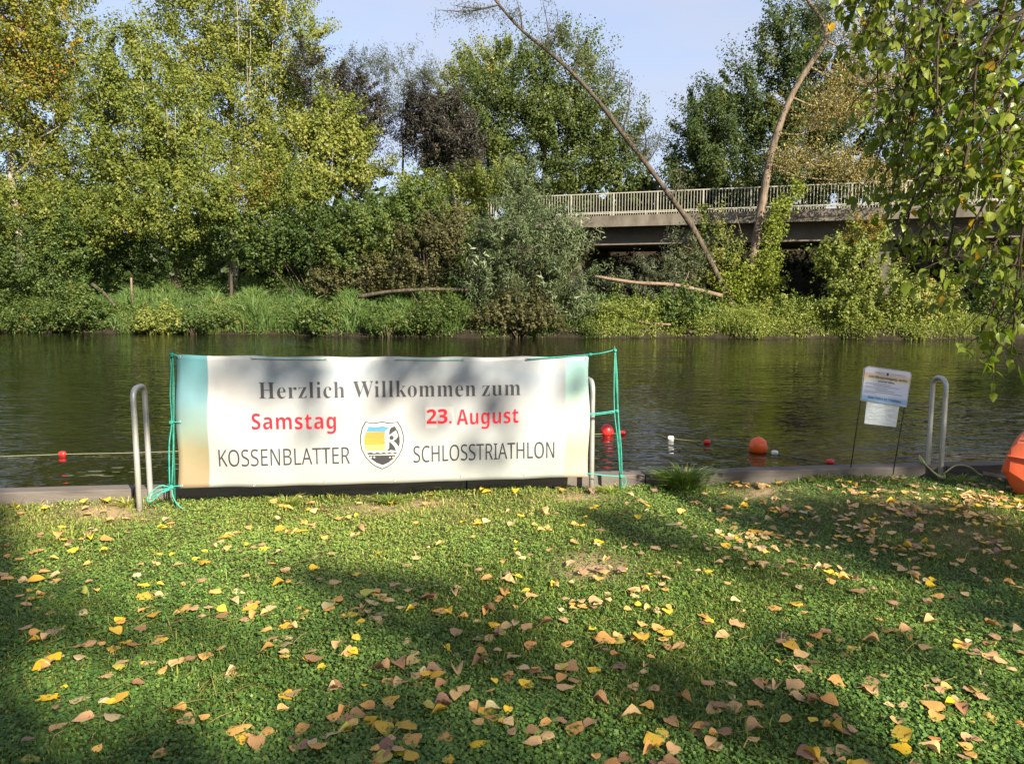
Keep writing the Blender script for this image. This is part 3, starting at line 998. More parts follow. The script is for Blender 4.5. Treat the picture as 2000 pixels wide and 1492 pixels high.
o = mb.build('branch', BARK, lt, True)
o['kind'] = 'stuff'
spray('crown', ends, 5200, .13, 'feather', lt, 3, .18, .24, .5, .42)

pb = [P(1466, 560, YL + .6), P(1468, 520, YL + .6), P(1480, 450, YL + .6), P(1490, 390, YL + .6), P(1502, 320, YL + .6), P(1518, 260, YL + .6), P(1545, 190, YL + .6), P(1580, 130, YL + .6), P(1612, 80, YL + .6), P(1605, 40, YL + .6), P(1580, 5, YL + .6), P(1560, -40, YL + .6)]
lt2 = empty('leaning_tree', pb[0], 'ivy-footed trunk curving up to the right with dead brown branches in front of bridge', 'tree', 'leaning trees on the far bank')
mb = MB()
sp_ = spline(pb, 4)
mb.tube(sp_, [(.25 if i < 3 else .205) * (1 - .78 * i / len(sp_)) * (1 + .07 * math.sin(i * 1.9) + .05 * math.sin(i * .7)) + .012 for i in range(len(sp_))], 12)
mb.build('trunk', BARK_LT, lt2, True)
dead = MB()
dends = []
for q, mid, e in ((4, (1570, 322), (1680, 345)), (5, (1600, 250), (1680, 232)), (6, (1640, 210), (1750, 250)), (7, (1680, 165), (1780, 180)), (8, (1690, 92), (1740, 80)), (4, (1600, 350), (1760, 372))):
    s, m_, t = pb[q], P(*mid, YL + .2), P(*e, YL - .2)
    path = spline([s, s.lerp(m_, .5) + Vector((0, 0, -.18)), m_, m_.lerp(t, .5) + Vector((0, 0, .16)), t], 4)
    dead.tube(path, [.045 * (1 - .8 * i / len(path)) + .01 * math.sin(i * 2.1) * .3 for i in range(len(path))], 6, cap=False)
    dends += twigs(dead, path[4:], 22, 1.3, q * 17 + e[0], .012, .6)
o = dead.build('dead_branch', DRYTWIG, lt2, True)
o['kind'] = 'stuff'
spray('dry_foliage', dends, 15000, .13, 'dry', lt2, 5, .34, .4, .4, .5)
mb = MB()
tends = twigs(mb, sp_[-16:], 30, 1.1, 77, .016, .6)
twigs(mb, sp_[10:30], 16, .45, 78, .016, .5)
o = mb.build('branch', BARK, lt2, True)
o['kind'] = 'stuff'
spray('crown', tends, 3000, .13, 'feather', lt2, 6, .22, .25, .4, .45)
ivp = []
for (px, py, r_) in [(1480, 560, 40), (1440, 575, 38), (1500, 500, 24), (1512, 450, 20), (1518, 420, 18), (1490, 600, 45), (1535, 400, 16), (1450, 540, 28), (1505, 540, 30), (1420, 560, 28), (1560, 370, 14)]:
    for k in range(int(9 * r_)):
        ivp.append(P(px + random.gauss(0, r_ * .5), py + random.gauss(0, r_ * .55), YL + .2 + random.gauss(0, .3)))
iv = empty('ivy', P(1480, 590, YL), 'bright yellow green ivy climbing the foot of the curved trunk', 'ivy')
spray('foliage', ivp, 9000, .115, 'ivy', iv, 9, .10, .85, .35, .5)
# thin bare saplings beside the trunks
for (a, b, lab) in (((1470, 555), (1438, 420), 'thin bare pale sapling stem just left of the curved trunk'), ((1435, 520), (1390, 400), 'thin bare sapling stem beside the long leaning trunk'), ((1330, 480), (1372, 500), 'short broken pale twig crossing behind the leaning trunk')):
    mb = MB()
    p0, p1 = P(*a, YL + .9), P(*b, YL + .9)
    path = spline([p0, p0.lerp(p1, .5) + Vector((.05, 0, .05)), p1], 4)
    mb.tube(path, [.022 * (1 - .6 * i / 8) for i in range(len(path))], 5)
    twigs(mb, path[3:], 7, .35, 5, .007)
    tag(mb.build('sapling', LOGM, None, True), lab, 'sapling', 'bare sapling stems')


# fallen trunks
def log(label, pts, r, mat=LOGM, fork=None):
    mb = MB()
    path = spline([P(*p) for p in pts], 6)
    mb.tube(path, [r * (1 - .35 * i / len(path)) * (1 + .06 * math.sin(i * 1.7)) for i in range(len(path))], 9)
    if fork:
        f = spline([P(*p) for p in fork], 4)
        mb.tube(f, [r * .45 * (1 - .7 * i / len(f)) for i in range(len(f))], 6)
    tag(mb.build('fallen_log', mat, None, True), label, 'log', 'fallen logs on the far bank')


log('brown fallen trunk lying across the grassy bank into the silver willow', [(700, 580, 34.2), (760, 570, 34), (850, 565, 33.8), (940, 566, 33.7), (1010, 555, 33.8)], .085, BARK)
log('pale barkless fallen trunk between silver willow and the leaning tree', [(1410, 578, 34.3), (1370, 568, 34.1), (1310, 556, 33.8), (1240, 552, 33.6), (1150, 538, 33.6)], .095, LOGM, [(1330, 560, 33.9), (1340, 545, 33.8), (1346, 530, 33.8)])
log('small pale driftwood log low at the water edge under the willow', [(1235, 625, 32.9), (1270, 632, 32.8), (1310, 634, 32.7)], .07)
log('thin reddish stick at the water edge below the leaning tree', [(1345, 648, 32.5), (1390, 652, 32.45), (1430, 655, 32.4)], .06, BARK_LT)
log('grey fallen branch on the bank beside the far left thicket', [(180, 555, 37), (205, 575, 36.8), (225, 598, 36.6)], .09, BARK)
mb = MB()
p0 = P(258, 580, 37.5)
mb.tube([p0 + Vector((0, 0, -.3)), p0 + Vector((0, 0, .5)), p0 + Vector((.01, 0, .92))], [.055, .05, .045], 8)
tag(mb.build('wooden_post', LOGM, None, True), 'short old wooden post standing in the far bank grass', 'post')

# ------------------------------------------------------------------ bank grass, reeds and weeds
def blades(name, label, cat, pts, hmin, hmax, w, mat, tone=.5, lean=.5, seed=1):
    g = np.random.default_rng(seed)
    n = len(pts)
    h = g.uniform(hmin, hmax, n) * hump(pts, .3, seed)
    th = g.uniform(0, 2 * np.pi, n)
    d = np.stack([np.cos(th), np.sin(th), np.zeros(n)], 1)
    view = unit(np.stack([-pts[:, 1], pts[:, 0], np.zeros(n)], 1))
    sd = unit(view + g.normal(size=(n, 3)) * .5)
    ln = g.uniform(.1, 1, n) * lean
    z = np.array([0, 0, 1.])
    v = np.empty((n, 4, 3))
    mid = pts + d * (h * ln * .35)[:, None] + z * (h * .65)[:, None]
    ww = (w * g.uniform(.6, 1.3, n))[:, None]
    v[:, 0] = pts
    v[:, 1] = mid + sd * ww
    v[:, 2] = pts + d * (h * ln)[:, None] + z * (h * (1 - .3 * ln))[:, None]
    v[:, 3] = mid - sd * ww
    o = np_mesh(name, v.reshape(-1, 3), 4, np.clip(tone + g.normal(0, .2, n) + .12 * np.sin(pts[:, 0] * 1.3), 0, 1), FOL[mat])
    tag(o, label, cat, kind='stuff')
    return o


def bank_pts(n, x0, x1, d0, d1, seed, clump=0):
    g = np.random.default_rng(seed)
    x = g.uniform(x0, x1, n)
    d = g.uniform(d0, d1, n)
    if clump:
        k = int(n / clump)
        cx, cd = g.uniform(x0, x1, k), g.uniform(d0, d1, k)
        i = g.integers(0, k, n)
        x, d = cx[i] + g.normal(0, .22, n), np.clip(cd[i] + g.normal(0, .22, n), .05, None)
    y = wy(x) + d
    return np.stack([x, y, bank_z(x, y) - .03], 1)


def hump(pts, lo=.25, s=1):
    # taller and lower stands, with open gaps
    k = .5 + .5 * np.sin(pts[:, 0] * 1.15 + s) * np.sin(pts[:, 0] * .43 + pts[:, 1] * 1.1) + .35 * np.sin(pts[:, 0] * 2.9 + pts[:, 1])
    return np.clip(k, lo, 1.35)


blades('bank_grass', 'tall green grass covering the far bank behind the banner', 'grass', bank_pts(34000, -26, 2, .35, 5.5, 1, 30), .40, .95, .022, 'reed', .5, .9, 1)
blades('reeds', 'long arching reed blades at the far water edge', 'reeds', bank_pts(5000, -15, -2, .1, 2.2, 2, 45), .6, 1.25, .02, 'reed', .62, 1.0, 2)
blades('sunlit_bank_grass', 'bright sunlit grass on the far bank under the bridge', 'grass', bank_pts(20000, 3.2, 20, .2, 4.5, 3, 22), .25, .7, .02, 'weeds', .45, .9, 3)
blades('back_grass', 'grass under the far trees', 'grass', bank_pts(14000, -34, 24, 5, 12, 4, 20), .4, .9, .03, 'reed', .3, .8, 4)


def weeds(name, label, n, x0, x1, d0, d1, hz, mat, leaf, seed, tone=.5):
    p = bank_pts(n, x0, x1, d0, d1, seed, 60)
    g = np.random.default_rng(seed)
    p[:, 2] += g.uniform(.02, 1, n) ** 1.3 * hz
    nr = unit(g.normal(size=(n, 3)) * .8 + np.array([0, -.2, .8]))
    o = np_mesh(name, leaf_quads(p, nr, leaf * g.uniform(.6, 1.4, n), .5), 4, np.clip(tone + g.normal(0, .2, n), 0, 1), FOL[mat])
    tag(o, label, 'weeds', kind='stuff')


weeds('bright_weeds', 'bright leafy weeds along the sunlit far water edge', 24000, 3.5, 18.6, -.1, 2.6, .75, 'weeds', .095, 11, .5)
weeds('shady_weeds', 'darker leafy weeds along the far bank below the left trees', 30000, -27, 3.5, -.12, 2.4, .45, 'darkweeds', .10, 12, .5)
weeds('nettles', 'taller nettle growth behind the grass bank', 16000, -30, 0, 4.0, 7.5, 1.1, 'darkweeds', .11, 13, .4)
GW = 'weed clumps at the far water edge'
for i, (px, py, rx, ry, Y, mt, lab) in enumerate([
        (165, 600, 55, 45, 36.4, 'bush', 'dark tangled weed clump beside the far left thicket'),
        (430, 622, 40, 24, 35.0, 'darkweeds', 'green weed clump beside the yellow green one, at the far water edge'),
        (625, 622, 38, 24, 33.9, 'bush', 'darker weed clump below the end of the brown fallen log'),
        (60, 615, 70, 36, 36.6, 'bush', 'dark shrub overhanging the water at the far left'),
        (370, 628, 30, 18, 35.3, 'bush', 'small dark weed clump just right of the yellow green one'),
        (760, 628, 50, 16, 33.0, 'bush', 'low dark weed fringe touching the water near the silver willow'),
        (1010, 612, 80, 34, 32.6, 'brownbush', 'brownish leaves standing in for the dark shade under the silver willow'),  # shade below the willow put into dark leaves
        (860, 605, 55, 38, 33.2, 'bush', 'dark weed clump between brown log and silver willow'),
        (930, 500, 75, 80, 37.2, 'bush', 'dark bush hiding the bridge abutment behind the silver willow'),
        (1230, 610, 60, 34, 33.2, 'weeds', 'bright weed clump beside the small driftwood log'),
        (1330, 600, 60, 36, 33.4, 'darkweeds', 'weed clump below the pale fallen log'),
        (1540, 610, 55, 36, 33.2, 'weeds', 'bright weed clump right of the ivy-footed trunk'),
        (680, 545, 80, 26, 37.0, 'brownbush', 'brown dry flower stalks behind the bank grass')]):
    tree('weed_clump', lab, 'weed clump', Y, (px, py + ry), [(px, py, rx, ry), (px - rx * .5, py + ry * .3, rx * .6, ry * .7), (px + rx * .6, py + ry * .35, rx * .55, ry * .6)], int(rx * ry * 1.6), .105, mt, None, .28, 120 + i, GW, .5, shell=.7, aspect=.45 if i % 2 else .7)
tree('yellow_tuft', 'yellow green weed clump at the far water edge under the left trees', 'weed clump', 35.4, (315, 645), [(310, 620, 40, 24), (335, 632, 30, 16), (285, 632, 25, 15)], 3800, .09, 'bright', None, .25, 44, None, .55)


# ------------------------------------------------------------------ shade trees behind the viewer, to the right: their crowns are shaped to dapple the lawn
SHADE = [(90, 1210, 190, 55, 1), (1130, 1335, 130, 40, .9), (-60, 1130, 110, 50, .9), (800, 1165, 150, 34, 1), (640, 1130, 70, 18, .8), (900, 1240, 140, 60, 1), (720, 1235, 130, 48, .9), (990, 1320, 150, 55, .9),
         (480, 1252, 140, 32, .85), (110, 1510, 270, 110, 1.1), (10, 1340, 90, 40, .8), (640, 1530, 330, 105, 1.1), (880, 1420, 160, 50, .9),
         (1270, 1335, 140, 30, .9), (1430, 1392, 150, 40, 1), (1600, 1462, 150, 50, 1), (1560, 1020, 200, 34, .9), (1760, 1040, 200, 50, 1), (1900, 1110, 170, 50, 1),
         (1640, 1120, 120, 22, .75), (1800, 1265, 170, 26, .8), (1620, 1275, 90, 16, .7), (1960, 1240, 90, 60, .9), (1240, 1040, 110, 18, .7), (1480, 1120, 70, 14, .7),
         (250, 925, 90, 60, .53), (430, 885, 170, 60, .53), (560, 940, 130, 26, .52), (640, 880, 80, 50, .53), (770, 900, 90, 60, .53), (900, 890, 60, 40, .47), (880, 940, 70, 22, .48), (1500, 900, 260, 50, .9), (1850, 880, 200, 60, .9)]


def shade_mask(x, y):
    d = y * math.cos(PITCH) + CAMH * math.sin(PITCH)
    v = y * math.sin(PITCH) - CAMH * math.cos(PITCH)
    d = np.maximum(d, .3)
    px, py = 1000 + F * x / d, 746 - F * v / d
    m = np.full_like(x, .04)
    for cx, cy, rx, ry, w in SHADE:
        m = np.maximum(m, w * np.exp(-(((px - cx) / rx) ** 2 + ((py - cy) / ry) ** 2) ** 1.3))
    t = np.clip((m - .38) / .22, 0, 1)
    m = .004 + t * t * (3 - 2 * t) * .994
    out = (y < 2.25) | (np.abs(px - 1000) > 1040)
    return np.where(out, np.maximum(m, np.where(x < .5, .8, .25)), m)


def build_shade_trees():
    g = np.random.default_rng(5)
    n = 4200
    gx, gy = g.uniform(-7, 8, n), g.uniform(-.5, 8.5, n)
    ok = g.random(n) < shade_mask(gx, gy)
    gx, gy = gx[ok], gy[ok]
    S = np.array(SDIR)
    h = g.uniform(9.5, 14.5, len(gx))
    c = np.stack([gx, gy, np.zeros_like(gx)], 1) + S * (h / S[2])[:, None]
    left = c[:, 0] < np.median(c[:, 0])
    for k, (sel, lab) in enumerate(((left, 'tall poplar behind the viewer shading the lawn'), (~left, 'second tall poplar behind the viewer shading the lawn'))):
        cc = c[sel]
        ctr = cc.mean(0)
        root = empty('shade_poplar', (ctr[0], ctr[1], 0), lab, 'tree', 'tall poplars behind the viewer')
        mb = MB()
        tree_limbs(mb, (ctr[0], ctr[1], -.1), (ctr[0], ctr[1], 14.5), .34, 4.0, 16, 80 + k)
        mb.build('trunk', BARK, root, True)
        m = 9
        p = np.repeat(cc, m, 0) + g.normal(size=(len(cc) * m, 3)) * .11
        nr = unit(g.normal(size=(len(p), 3)) + np.array([0, 0, .4]))
        o = np_mesh('crown', leaf_quads(p, nr, g.uniform(.15, .26, len(p)), .85), 4, np.clip(g.normal(.5, .2, len(p)), 0, 1), FOL['poplar'], root)
        o['kind'] = 'stuff'


build_shade_trees()


def sky_block_tree(label, c, rad, n, seed):  # unseen tree added to keep skylight off the lawn
    g = np.random.default_rng(seed)
    root = empty('sky_block_tree', (c[0], c[1], 0), label, 'tree', 'added trees dimming the skylight')
    mb = MB()
    tree_limbs(mb, (c[0], c[1], -.1), (c[0], c[1], c[2] + rad[2] * .8), .3, rad[0] * .8, 14, seed)
    mb.build('trunk', BARK, root, True)
    u = unit(g.normal(size=(n, 3))) * (g.random(n) ** .4)[:, None] * np.array(rad)
    o = np_mesh('crown', leaf_quads(np.array(c) + u, unit(g.normal(size=(n, 3)) + np.array([0, 0, .4])), g.uniform(.3, .5, n), .8), 4, np.clip(g.normal(.5, .2, n), 0, 1), FOL['alder'], root)
    o['kind'] = 'stuff'


sky_block_tree('broad unseen tree added behind the viewer to dim the skylight', (-9, -9, 8.5), (6, 6, 5.5), 9000, 91)
sky_block_tree('unseen tree added left of the view to dim the skylight', (-14, 1, 7.5), (5, 5, 5.5), 7000, 92)
sky_block_tree('unseen tree added right of the view to dim the skylight', (15, 3.5, 9), (5.5, 5, 6), 7000, 93)

# ------------------------------------------------------------------ banner between two stakes
BA = Vector((-2.408, 5.348, 0))
BU = Vector((3.249, .416, 0)).normalized()
BNRM = Vector((BU.y, -BU.x, 0))           # towards the viewer


def bp(px, py):
    r = Vector(ray(px, py))
    o = Vector((0, 0, CAMH))
    t = (BA - o).dot(BNRM) / r.dot(BNRM)
    p = o + r * t
    return (p - BA).dot(BU), p.z


def bdisp(U, Z):
    e = math.sin(max(0, min(1, U / 3.0)) * math.pi)
    fold = .010 * math.sin((U * .8 + Z * 1.1) * 9) * math.exp(-((U - .3) / .35) ** 2) + .010 * math.sin((U * .7 - Z * 1.2) * 10) * math.exp(-((U - 2.7) / .35) ** 2)
    return (fold + .005 * math.sin(U * 23 + 3 * math.sin(Z * 4)) * max(0, Z - .6) + .004 * math.sin(U * 13 - Z * 9) + .016 * math.sin(U * 2.3 + .6) * e + .007 * math.sin(U * 5.1 - Z * 3) + .004 * math.sin(U * 11 + Z * 7) * (1 - Z) + .012 * e * math.sin(Z * 3.1)
            + .003 * math.sin(U * 17.0 + 2 * Z) * max(0, (Z - .55)) * 2)


def b3(U, Z, off=0.0):
    return BA + BU * U + UZ * Z + BNRM * (bdisp(U, Z) + off + .012)


TL, TR, BR_, BL = bp(343, 692), bp(1150, 695), bp(1148, 930), bp(349, 952)


def banner_mat():
    m, nt, b = mat_new('banner_print')
    def attr(n):
        a = nt.nodes.new('ShaderNodeAttribute'); a.attribute_name = n; return a.outputs['Fac']
    u, v = attr('bu'), attr('bv')
    main = ramp(nt, [(0, (.315, .315, .285)), (.25, (.325, .325, .315)), (.72, (.325, .325, .335)), (.9, (.27, .295, .325)), (1, (.33, .33, .335))])
    left = ramp(nt, [(0, (.26, .185, .11)), (.3, (.24, .20, .115)), (.45, (.19, .25, .21)), (.7, (.115, .215, .25)), (1, (.06, .165, .19))])
    right = ramp(nt, [(0, (.40, .33, .24)), (.25, (.48, .33, .22)), (.5, (.46, .46, .34)), (.75, (.32, .47, .43)), (1, (.30, .48, .46))])
    wob = noise(nt, 2.2, 4, .6)
    ad = nt.nodes.new('ShaderNodeMath'); ad.operation = 'MULTIPLY_ADD'; ad.inputs[1].default_value = .35; ad.inputs[2].default_value = -.175
    nt.links.new(wob.outputs['Fac'], ad.inputs[0])
    vv = nt.nodes.new('ShaderNodeMath'); vv.operation = 'ADD'
    nt.links.new(ad.outputs[0], vv.inputs[0]); nt.links.new(v, vv.inputs[1])
    for r in (main, left, right): nt.links.new(vv.outputs[0], r.inputs[0])
    def step(src, a, c):
        mr = nt.nodes.new('ShaderNodeMapRange'); mr.inputs['From Min'].default_value = a; mr.inputs['From Max'].default_value = c
        nt.links.new(src, mr.inputs['Value']); return mr.outputs[0]
    def mix(f, a, c):
        k = nt.nodes.new('ShaderNodeMix'); k.data_type = 'RGBA'
        nt.links.new(f, k.inputs[0]); nt.links.new(a, k.inputs[6]); nt.links.new(c, k.inputs[7]); return k.outputs[2]
    c1 = mix(step(u, .0735, .0705), main.outputs[0], left.outputs[0])
    c2 = mix(step(u, .9385, .944), c1, right.outputs[0])
    wash = noise(nt, 1.1, 3, .5)
    wr = ramp(nt, [(.40, (1, 1, 1)), (.62, (.90, .95, 1.0))])
    nt.links.new(wash.outputs['Fac'], wr.inputs[0])
    mul = nt.nodes.new('ShaderNodeMix'); mul.data_type = 'RGBA'; mul.blend_type = 'MULTIPLY'; mul.inputs[0].default_value = 1
    nt.links.new(c2, mul.inputs[6]); nt.links.new(wr.outputs[0], mul.inputs[7])
    nt.links.new(mul.outputs[2], b.inputs['Base Color'])
    b.inputs['Roughness'].default_value = .42
    b.inputs['Specular IOR Level'].default_value = .3
    n = noise(nt, 9, 4, .6)
    bpn = nt.nodes.new('ShaderNodeBump'); bpn.inputs['Strength'].default_value = .15; bpn.inputs['Distance'].default_value = .01
    nt.links.new(n.outputs['Fac'], bpn.inputs['Height']); nt.links.new(bpn.outputs[0], b.inputs['Normal'])
    return m


ban = empty('banner', BA, 'wide white triathlon welcome banner with shield crest, tied between two green stakes', 'banner')
nu, nv = 90, 30
vs, bu, bv = [], [], []
for i in range(nu + 1):
    for j in range(nv + 1):
        u, v = i / nu, j / nv
        b_ = Vector(BL).lerp(Vector(BR_), u)
        t_ = Vector(TL).lerp(Vector(TR), u)
        t_.y -= .010 * math.sin(u * math.pi) + .007 * abs(math.sin(u * math.pi * 6)) ** 1.5
        b_.y -= .010 * math.sin(u * math.pi * 1.0) - .004 * abs(math.sin(u * math.pi * 6))
        q = b_.lerp(t_, v)
        q.x += .006 * math.sin(v * 9) * (1 - min(1, u * 6)) - .006 * math.sin(v * 8 + 1) * max(0, 1 - (1 - u) * 6)
        vs.append(tuple(b3(q.x, q.y))); bu.append(u); bv.append(v)
fs = [(i * (nv + 1) + j, (i + 1) * (nv + 1) + j, (i + 1) * (nv + 1) + j + 1, i * (nv + 1) + j + 1) for i in range(nu) for j in range(nv)]
me = bpy.data.meshes.new('banner_sheet')
me.from_pydata(vs, [], fs)
for nm, d in (('bu', bu), ('bv', bv)):
    a = me.attributes.new(nm, 'FLOAT', 'POINT'); a.data.foreach_set('value', np.array(d, dtype=np.float32))
bs = link_mesh('banner_sheet', me, banner_mat(), ban, True)
md = bs.modifiers.new('thickness', 'SOLIDIFY'); md.thickness = .0015; md.offset = -1


def mathify(s, style):
    base = {'serif': (0x1D400, 0x1D41A, 0x1D7CE), 'sans': (0x1D5A0, 0x1D5BA, 0x1D7E2), 'sansb': (0x1D5D4, 0x1D5EE, 0x1D7EC)}[style]
    o = ''
    for c in s:
        if 'A' <= c <= 'Z': o += chr(base[0] + ord(c) - 65)
        elif 'a' <= c <= 'z': o += chr(base[1] + ord(c) - 97)
        elif '0' <= c <= '9': o += chr(base[2] + ord(c) - 48)
        else: o += c
    return o


def text_verts(s, style, offset=0.0, spacing=1.0):
    cu = bpy.data.curves.new('lettering', 'FONT')
    cu.body = mathify(s, style)
    cu.offset = offset
    cu.resolution_u = 4
    cu.space_character = spacing
    o = bpy.data.objects.new('lettering', cu)
    COL.objects.link(o)
    bpy.context.view_layer.update()
    dg = bpy.context.evaluated_depsgraph_get()
    me = bpy.data.meshes.new_from_object(o.evaluated_get(dg))
    bpy.data.objects.remove(o)
    bpy.data.curves.remove(cu)
    return me


def lettering(s, style, x0, x1, ybase0, ybase1, ytop, mat, offset=0.0, spacing=1.0, cap=None):
    """set a word on the banner between two baseline pixels"""
    me = text_verts(s, style, offset, spacing)
    co = np.empty(len(me.vertices) * 3, dtype=np.float32)
    me.vertices.foreach_get('co', co)
    co = co.reshape(-1, 3)
    A, B = Vector(bp(x0, ybase0)), Vector(bp(x1, ybase1))
    mn, mx = co[:, 0].min(), co[:, 0].max()
    H = Vector(bp(x0, ytop))[1] - A[1]
    if cap is None: cap = co[:, 1].max()
    out = []
    for x, y, z in co:
        t = (x - mn) / (mx - mn)
        q = A.lerp(B, t)
        out.append(b3(q.x, q.y + y / cap * H, .0035))
    me.vertices.foreach_set('co', np.array(out, dtype=np.float32).ravel())
    me.update()
    return link_mesh('lettering', me, mat, ban)


lettering('Herzlich', 'serif', 508, 674, 777, 776, 745, PRINT_HEAD, -.0095, 1.06)
lettering('Willkommen', 'serif', 690, 929, 776, 773, 744, PRINT_HEAD, -.0095, 1.06)
lettering('zum', 'serif', 941, 1016, 773, 771, 752, PRINT_HEAD, -.0095, 1.06)
lettering('Samstag', 'sansb', 494, 657, 837, 836, 806, PRINT_RED, -.006, 1.08, .714)
lettering('23.', 'sansb', 833, 882, 827, 825, 799, PRINT_RED, .004, 1.0)
lettering('August', 'sansb', 892, 1012, 829, 825, 799, PRINT_RED, -.010, 1.05, .714)
lettering('KOSSENBLATTER', 'sans', 430, 684, 909, 904, 876, PRINT_DK, -.004)
lettering('SCHLOSSTRIATHLON', 'sans', 808, 1081, 902, 892, 870, PRINT_DK, -.004)


def bpoly(name, polys, mat, off, parent=ban):
    mb = MB()
    for poly in polys:
        mb.quad([b3(*bp(x, y), off) for x, y in poly])
    o = mb.build(name, mat, parent)
    return o


bpoly('date_sticker', [[(829, 795), (886, 793), (888, 834), (831, 836)]], PRINT_WHITE, .0022)
ZX = lambda L: [(680 + x / 11.48, 800 + y / 11.48) for x, y in L]
outl = [(385, 260), (470, 280), (560, 290), (670, 275), (770, 255), (850, 275), (970, 285), (1060, 270), (1110, 250), (1200, 400), (1245, 560), (1248, 700), (1220, 860), (1140, 1030), (1020, 1180), (900, 1270), (765, 1330), (620, 1270), (500, 1180), (380, 1040), (300, 880), (270, 720), (275, 560), (310, 400)]
cx_, cy_ = 760, 780
cr = empty('crest', (0, 0, 0), None, None)
cr.parent = ban
crest_parent = ban
COL.objects.unlink(cr); bpy.data.objects.remove(cr)
co_ = bpoly('crest', [ZX(outl)], PRINT_DK, .0024)
def crest_piece(name, polys, mat, off):
    o = bpoly(name, polys, mat, off, None)
    o.parent = co_
    o.location = (0, 0, 0)
    return o


inner = [(cx_ + (x - cx_) * .955, cy_ + (y - cy_) * .960) for x, y in outl]
crest_piece('shield_field', [ZX(inner)], PRINT_WHITE, .0032)
crest_piece('sky_field', [ZX([(455, 372), (560, 374), (650, 385), (770, 357), (860, 380), (940, 376), (830, 478), (415, 482)])], PRINT_BLUE, .0040)
crest_piece('orange_field', [ZX([(413, 488), (822, 484), (822, 610), (364, 610)])], PRINT_OR, .0040)
crest_piece('olive_field', [ZX([(364, 612), (822, 612), (832, 770), (368, 770)])], PRINT_OLV, .0040)
crest_piece('yellow_field', [ZX([(368, 772), (832, 772), (838, 905), (400, 905)])], PRINT_YEL, .0040)
circ = [(975 + 48 * math.cos(a), 618 + 48 * math.sin(a)) for a in np.linspace(0, 2 * math.pi, 14, endpoint=False)]
crest_piece('rider_mark', [ZX([(1045, 360), (960, 395), (930, 445), (920, 560), (1070, 452), (1095, 440)]), ZX([(1072, 455), (1098, 442), (1112, 462), (1152, 590), (1160, 700), (1145, 830), (1080, 745), (1015, 682), (1072, 655), (1125, 580)]), ZX(circ),
                           ZX([(925, 700), (1000, 770), (1050, 840), (1075, 912), (960, 893), (930, 907), (868, 917), (920, 850)])], PRINT_DK, .0040)
crest_piece('wave_mark', [ZX([(420, 962), (520, 948), (590, 972), (660, 944), (730, 972), (800, 944), (860, 972), (930, 944), (990, 972), (1060, 940), (1095, 965), (1085, 980), (460, 992)])], PRINT_DK, .0040)
crest_piece('hull_mark', [ZX([(455, 1020), (1065, 1006), (1020, 1085), (900, 1180), (770, 1235), (640, 1180), (520, 1095)])], PRINT_DK, .0040)
crest_piece('dot_row', [ZX([(x + 21 * math.cos(a), 1056 + 21 * math.sin(a)) for a in np.linspace(0, 2 * math.pi, 9, endpoint=False)]) for x in (518, 590, 660, 730, 800, 868, 938, 1010)], PRINT_WHITE, .0046)
# hems, eyelets and the cords threaded along the top
for (x, y) in [(493, 700), (637, 702), (772, 703), (905, 703), (1028, 701), (498, 945), (636, 940), (772, 937), (902, 931), (1025, 927), (350, 697), (356, 947), (1144, 700), (1142, 924), (352, 824), (1144, 808)]:
    q = b3(*bp(x, y), .002)
    mb = MB()
    k = [q + BU * (.008 * math.cos(a)) + UZ * (.008 * math.sin(a)) for a in np.linspace(0, 2 * math.pi, 11)]
    mb.tube(k, .0028, 5, cap=False)
    mb.build('eyelet', STEEL, ban, True)
for (x0, y0, x1, y1) in [(493, 700, 637, 702), (772, 703, 905, 703)]:
    mb = MB()
    A, B = bp(x0, y0), bp(x1, y1)
    mb.tube([b3(A[0] + (B[0] - A[0]) * t, A[1] + (B[1] - A[1]) * t - .002 * math.sin(t * 3.1), .005) for t in np.linspace(0, 1, 12)], .0034, 5)
    mb.build('cord', ROPE_T, ban, True)

# stakes
def stake(label, top, foot):
    mb = MB()
    A = PG(*foot)
    u, z = bp(*top)
    T = BA + BU * u + UZ * z
    mb.tube([A - UZ * .2, A.lerp(T, .5), T], .0085, 8)
    mb.tube([T, T + UZ * .012], [.0085, .003], 8)
    tag(mb.build('garden_stake', STAKE_G, None, True), label, 'stake', 'green stakes holding the banner')
    return A, T


sA, sT = stake('green stake wrapped in teal rope at the blue and tan end of the banner', (337, 689), (340, 996))
rA, rT = stake('thin green stake standing free of the banner beside the red buoy', (1200, 679), (1215, 966))


def bw(px, py, off=.02):
    u, z = bp(px, py)
    return BA + BU * u + UZ * z + BNRM * off


def rope(mb, pts, r=.0048, n=6, off=.02):
    mb.tube(spline([bw(*p[:2], p[2] if len(p) > 2 else off) for p in pts], n), r, 6)


def knot(mb, px, py, r=.013):
    c = bw(px, py, .02)
    for k in range(3):
        a0 = k * 1.1
        ring = [c + BU * (r * math.cos(a)) + UZ * (r * .8 * math.sin(a) * math.cos(a0)) + BNRM * (r * math.sin(a) * math.sin(a0)) for a in np.linspace(0, 2 * math.pi, 10)]
        mb.tube(ring, .0046, 5, cap=False)


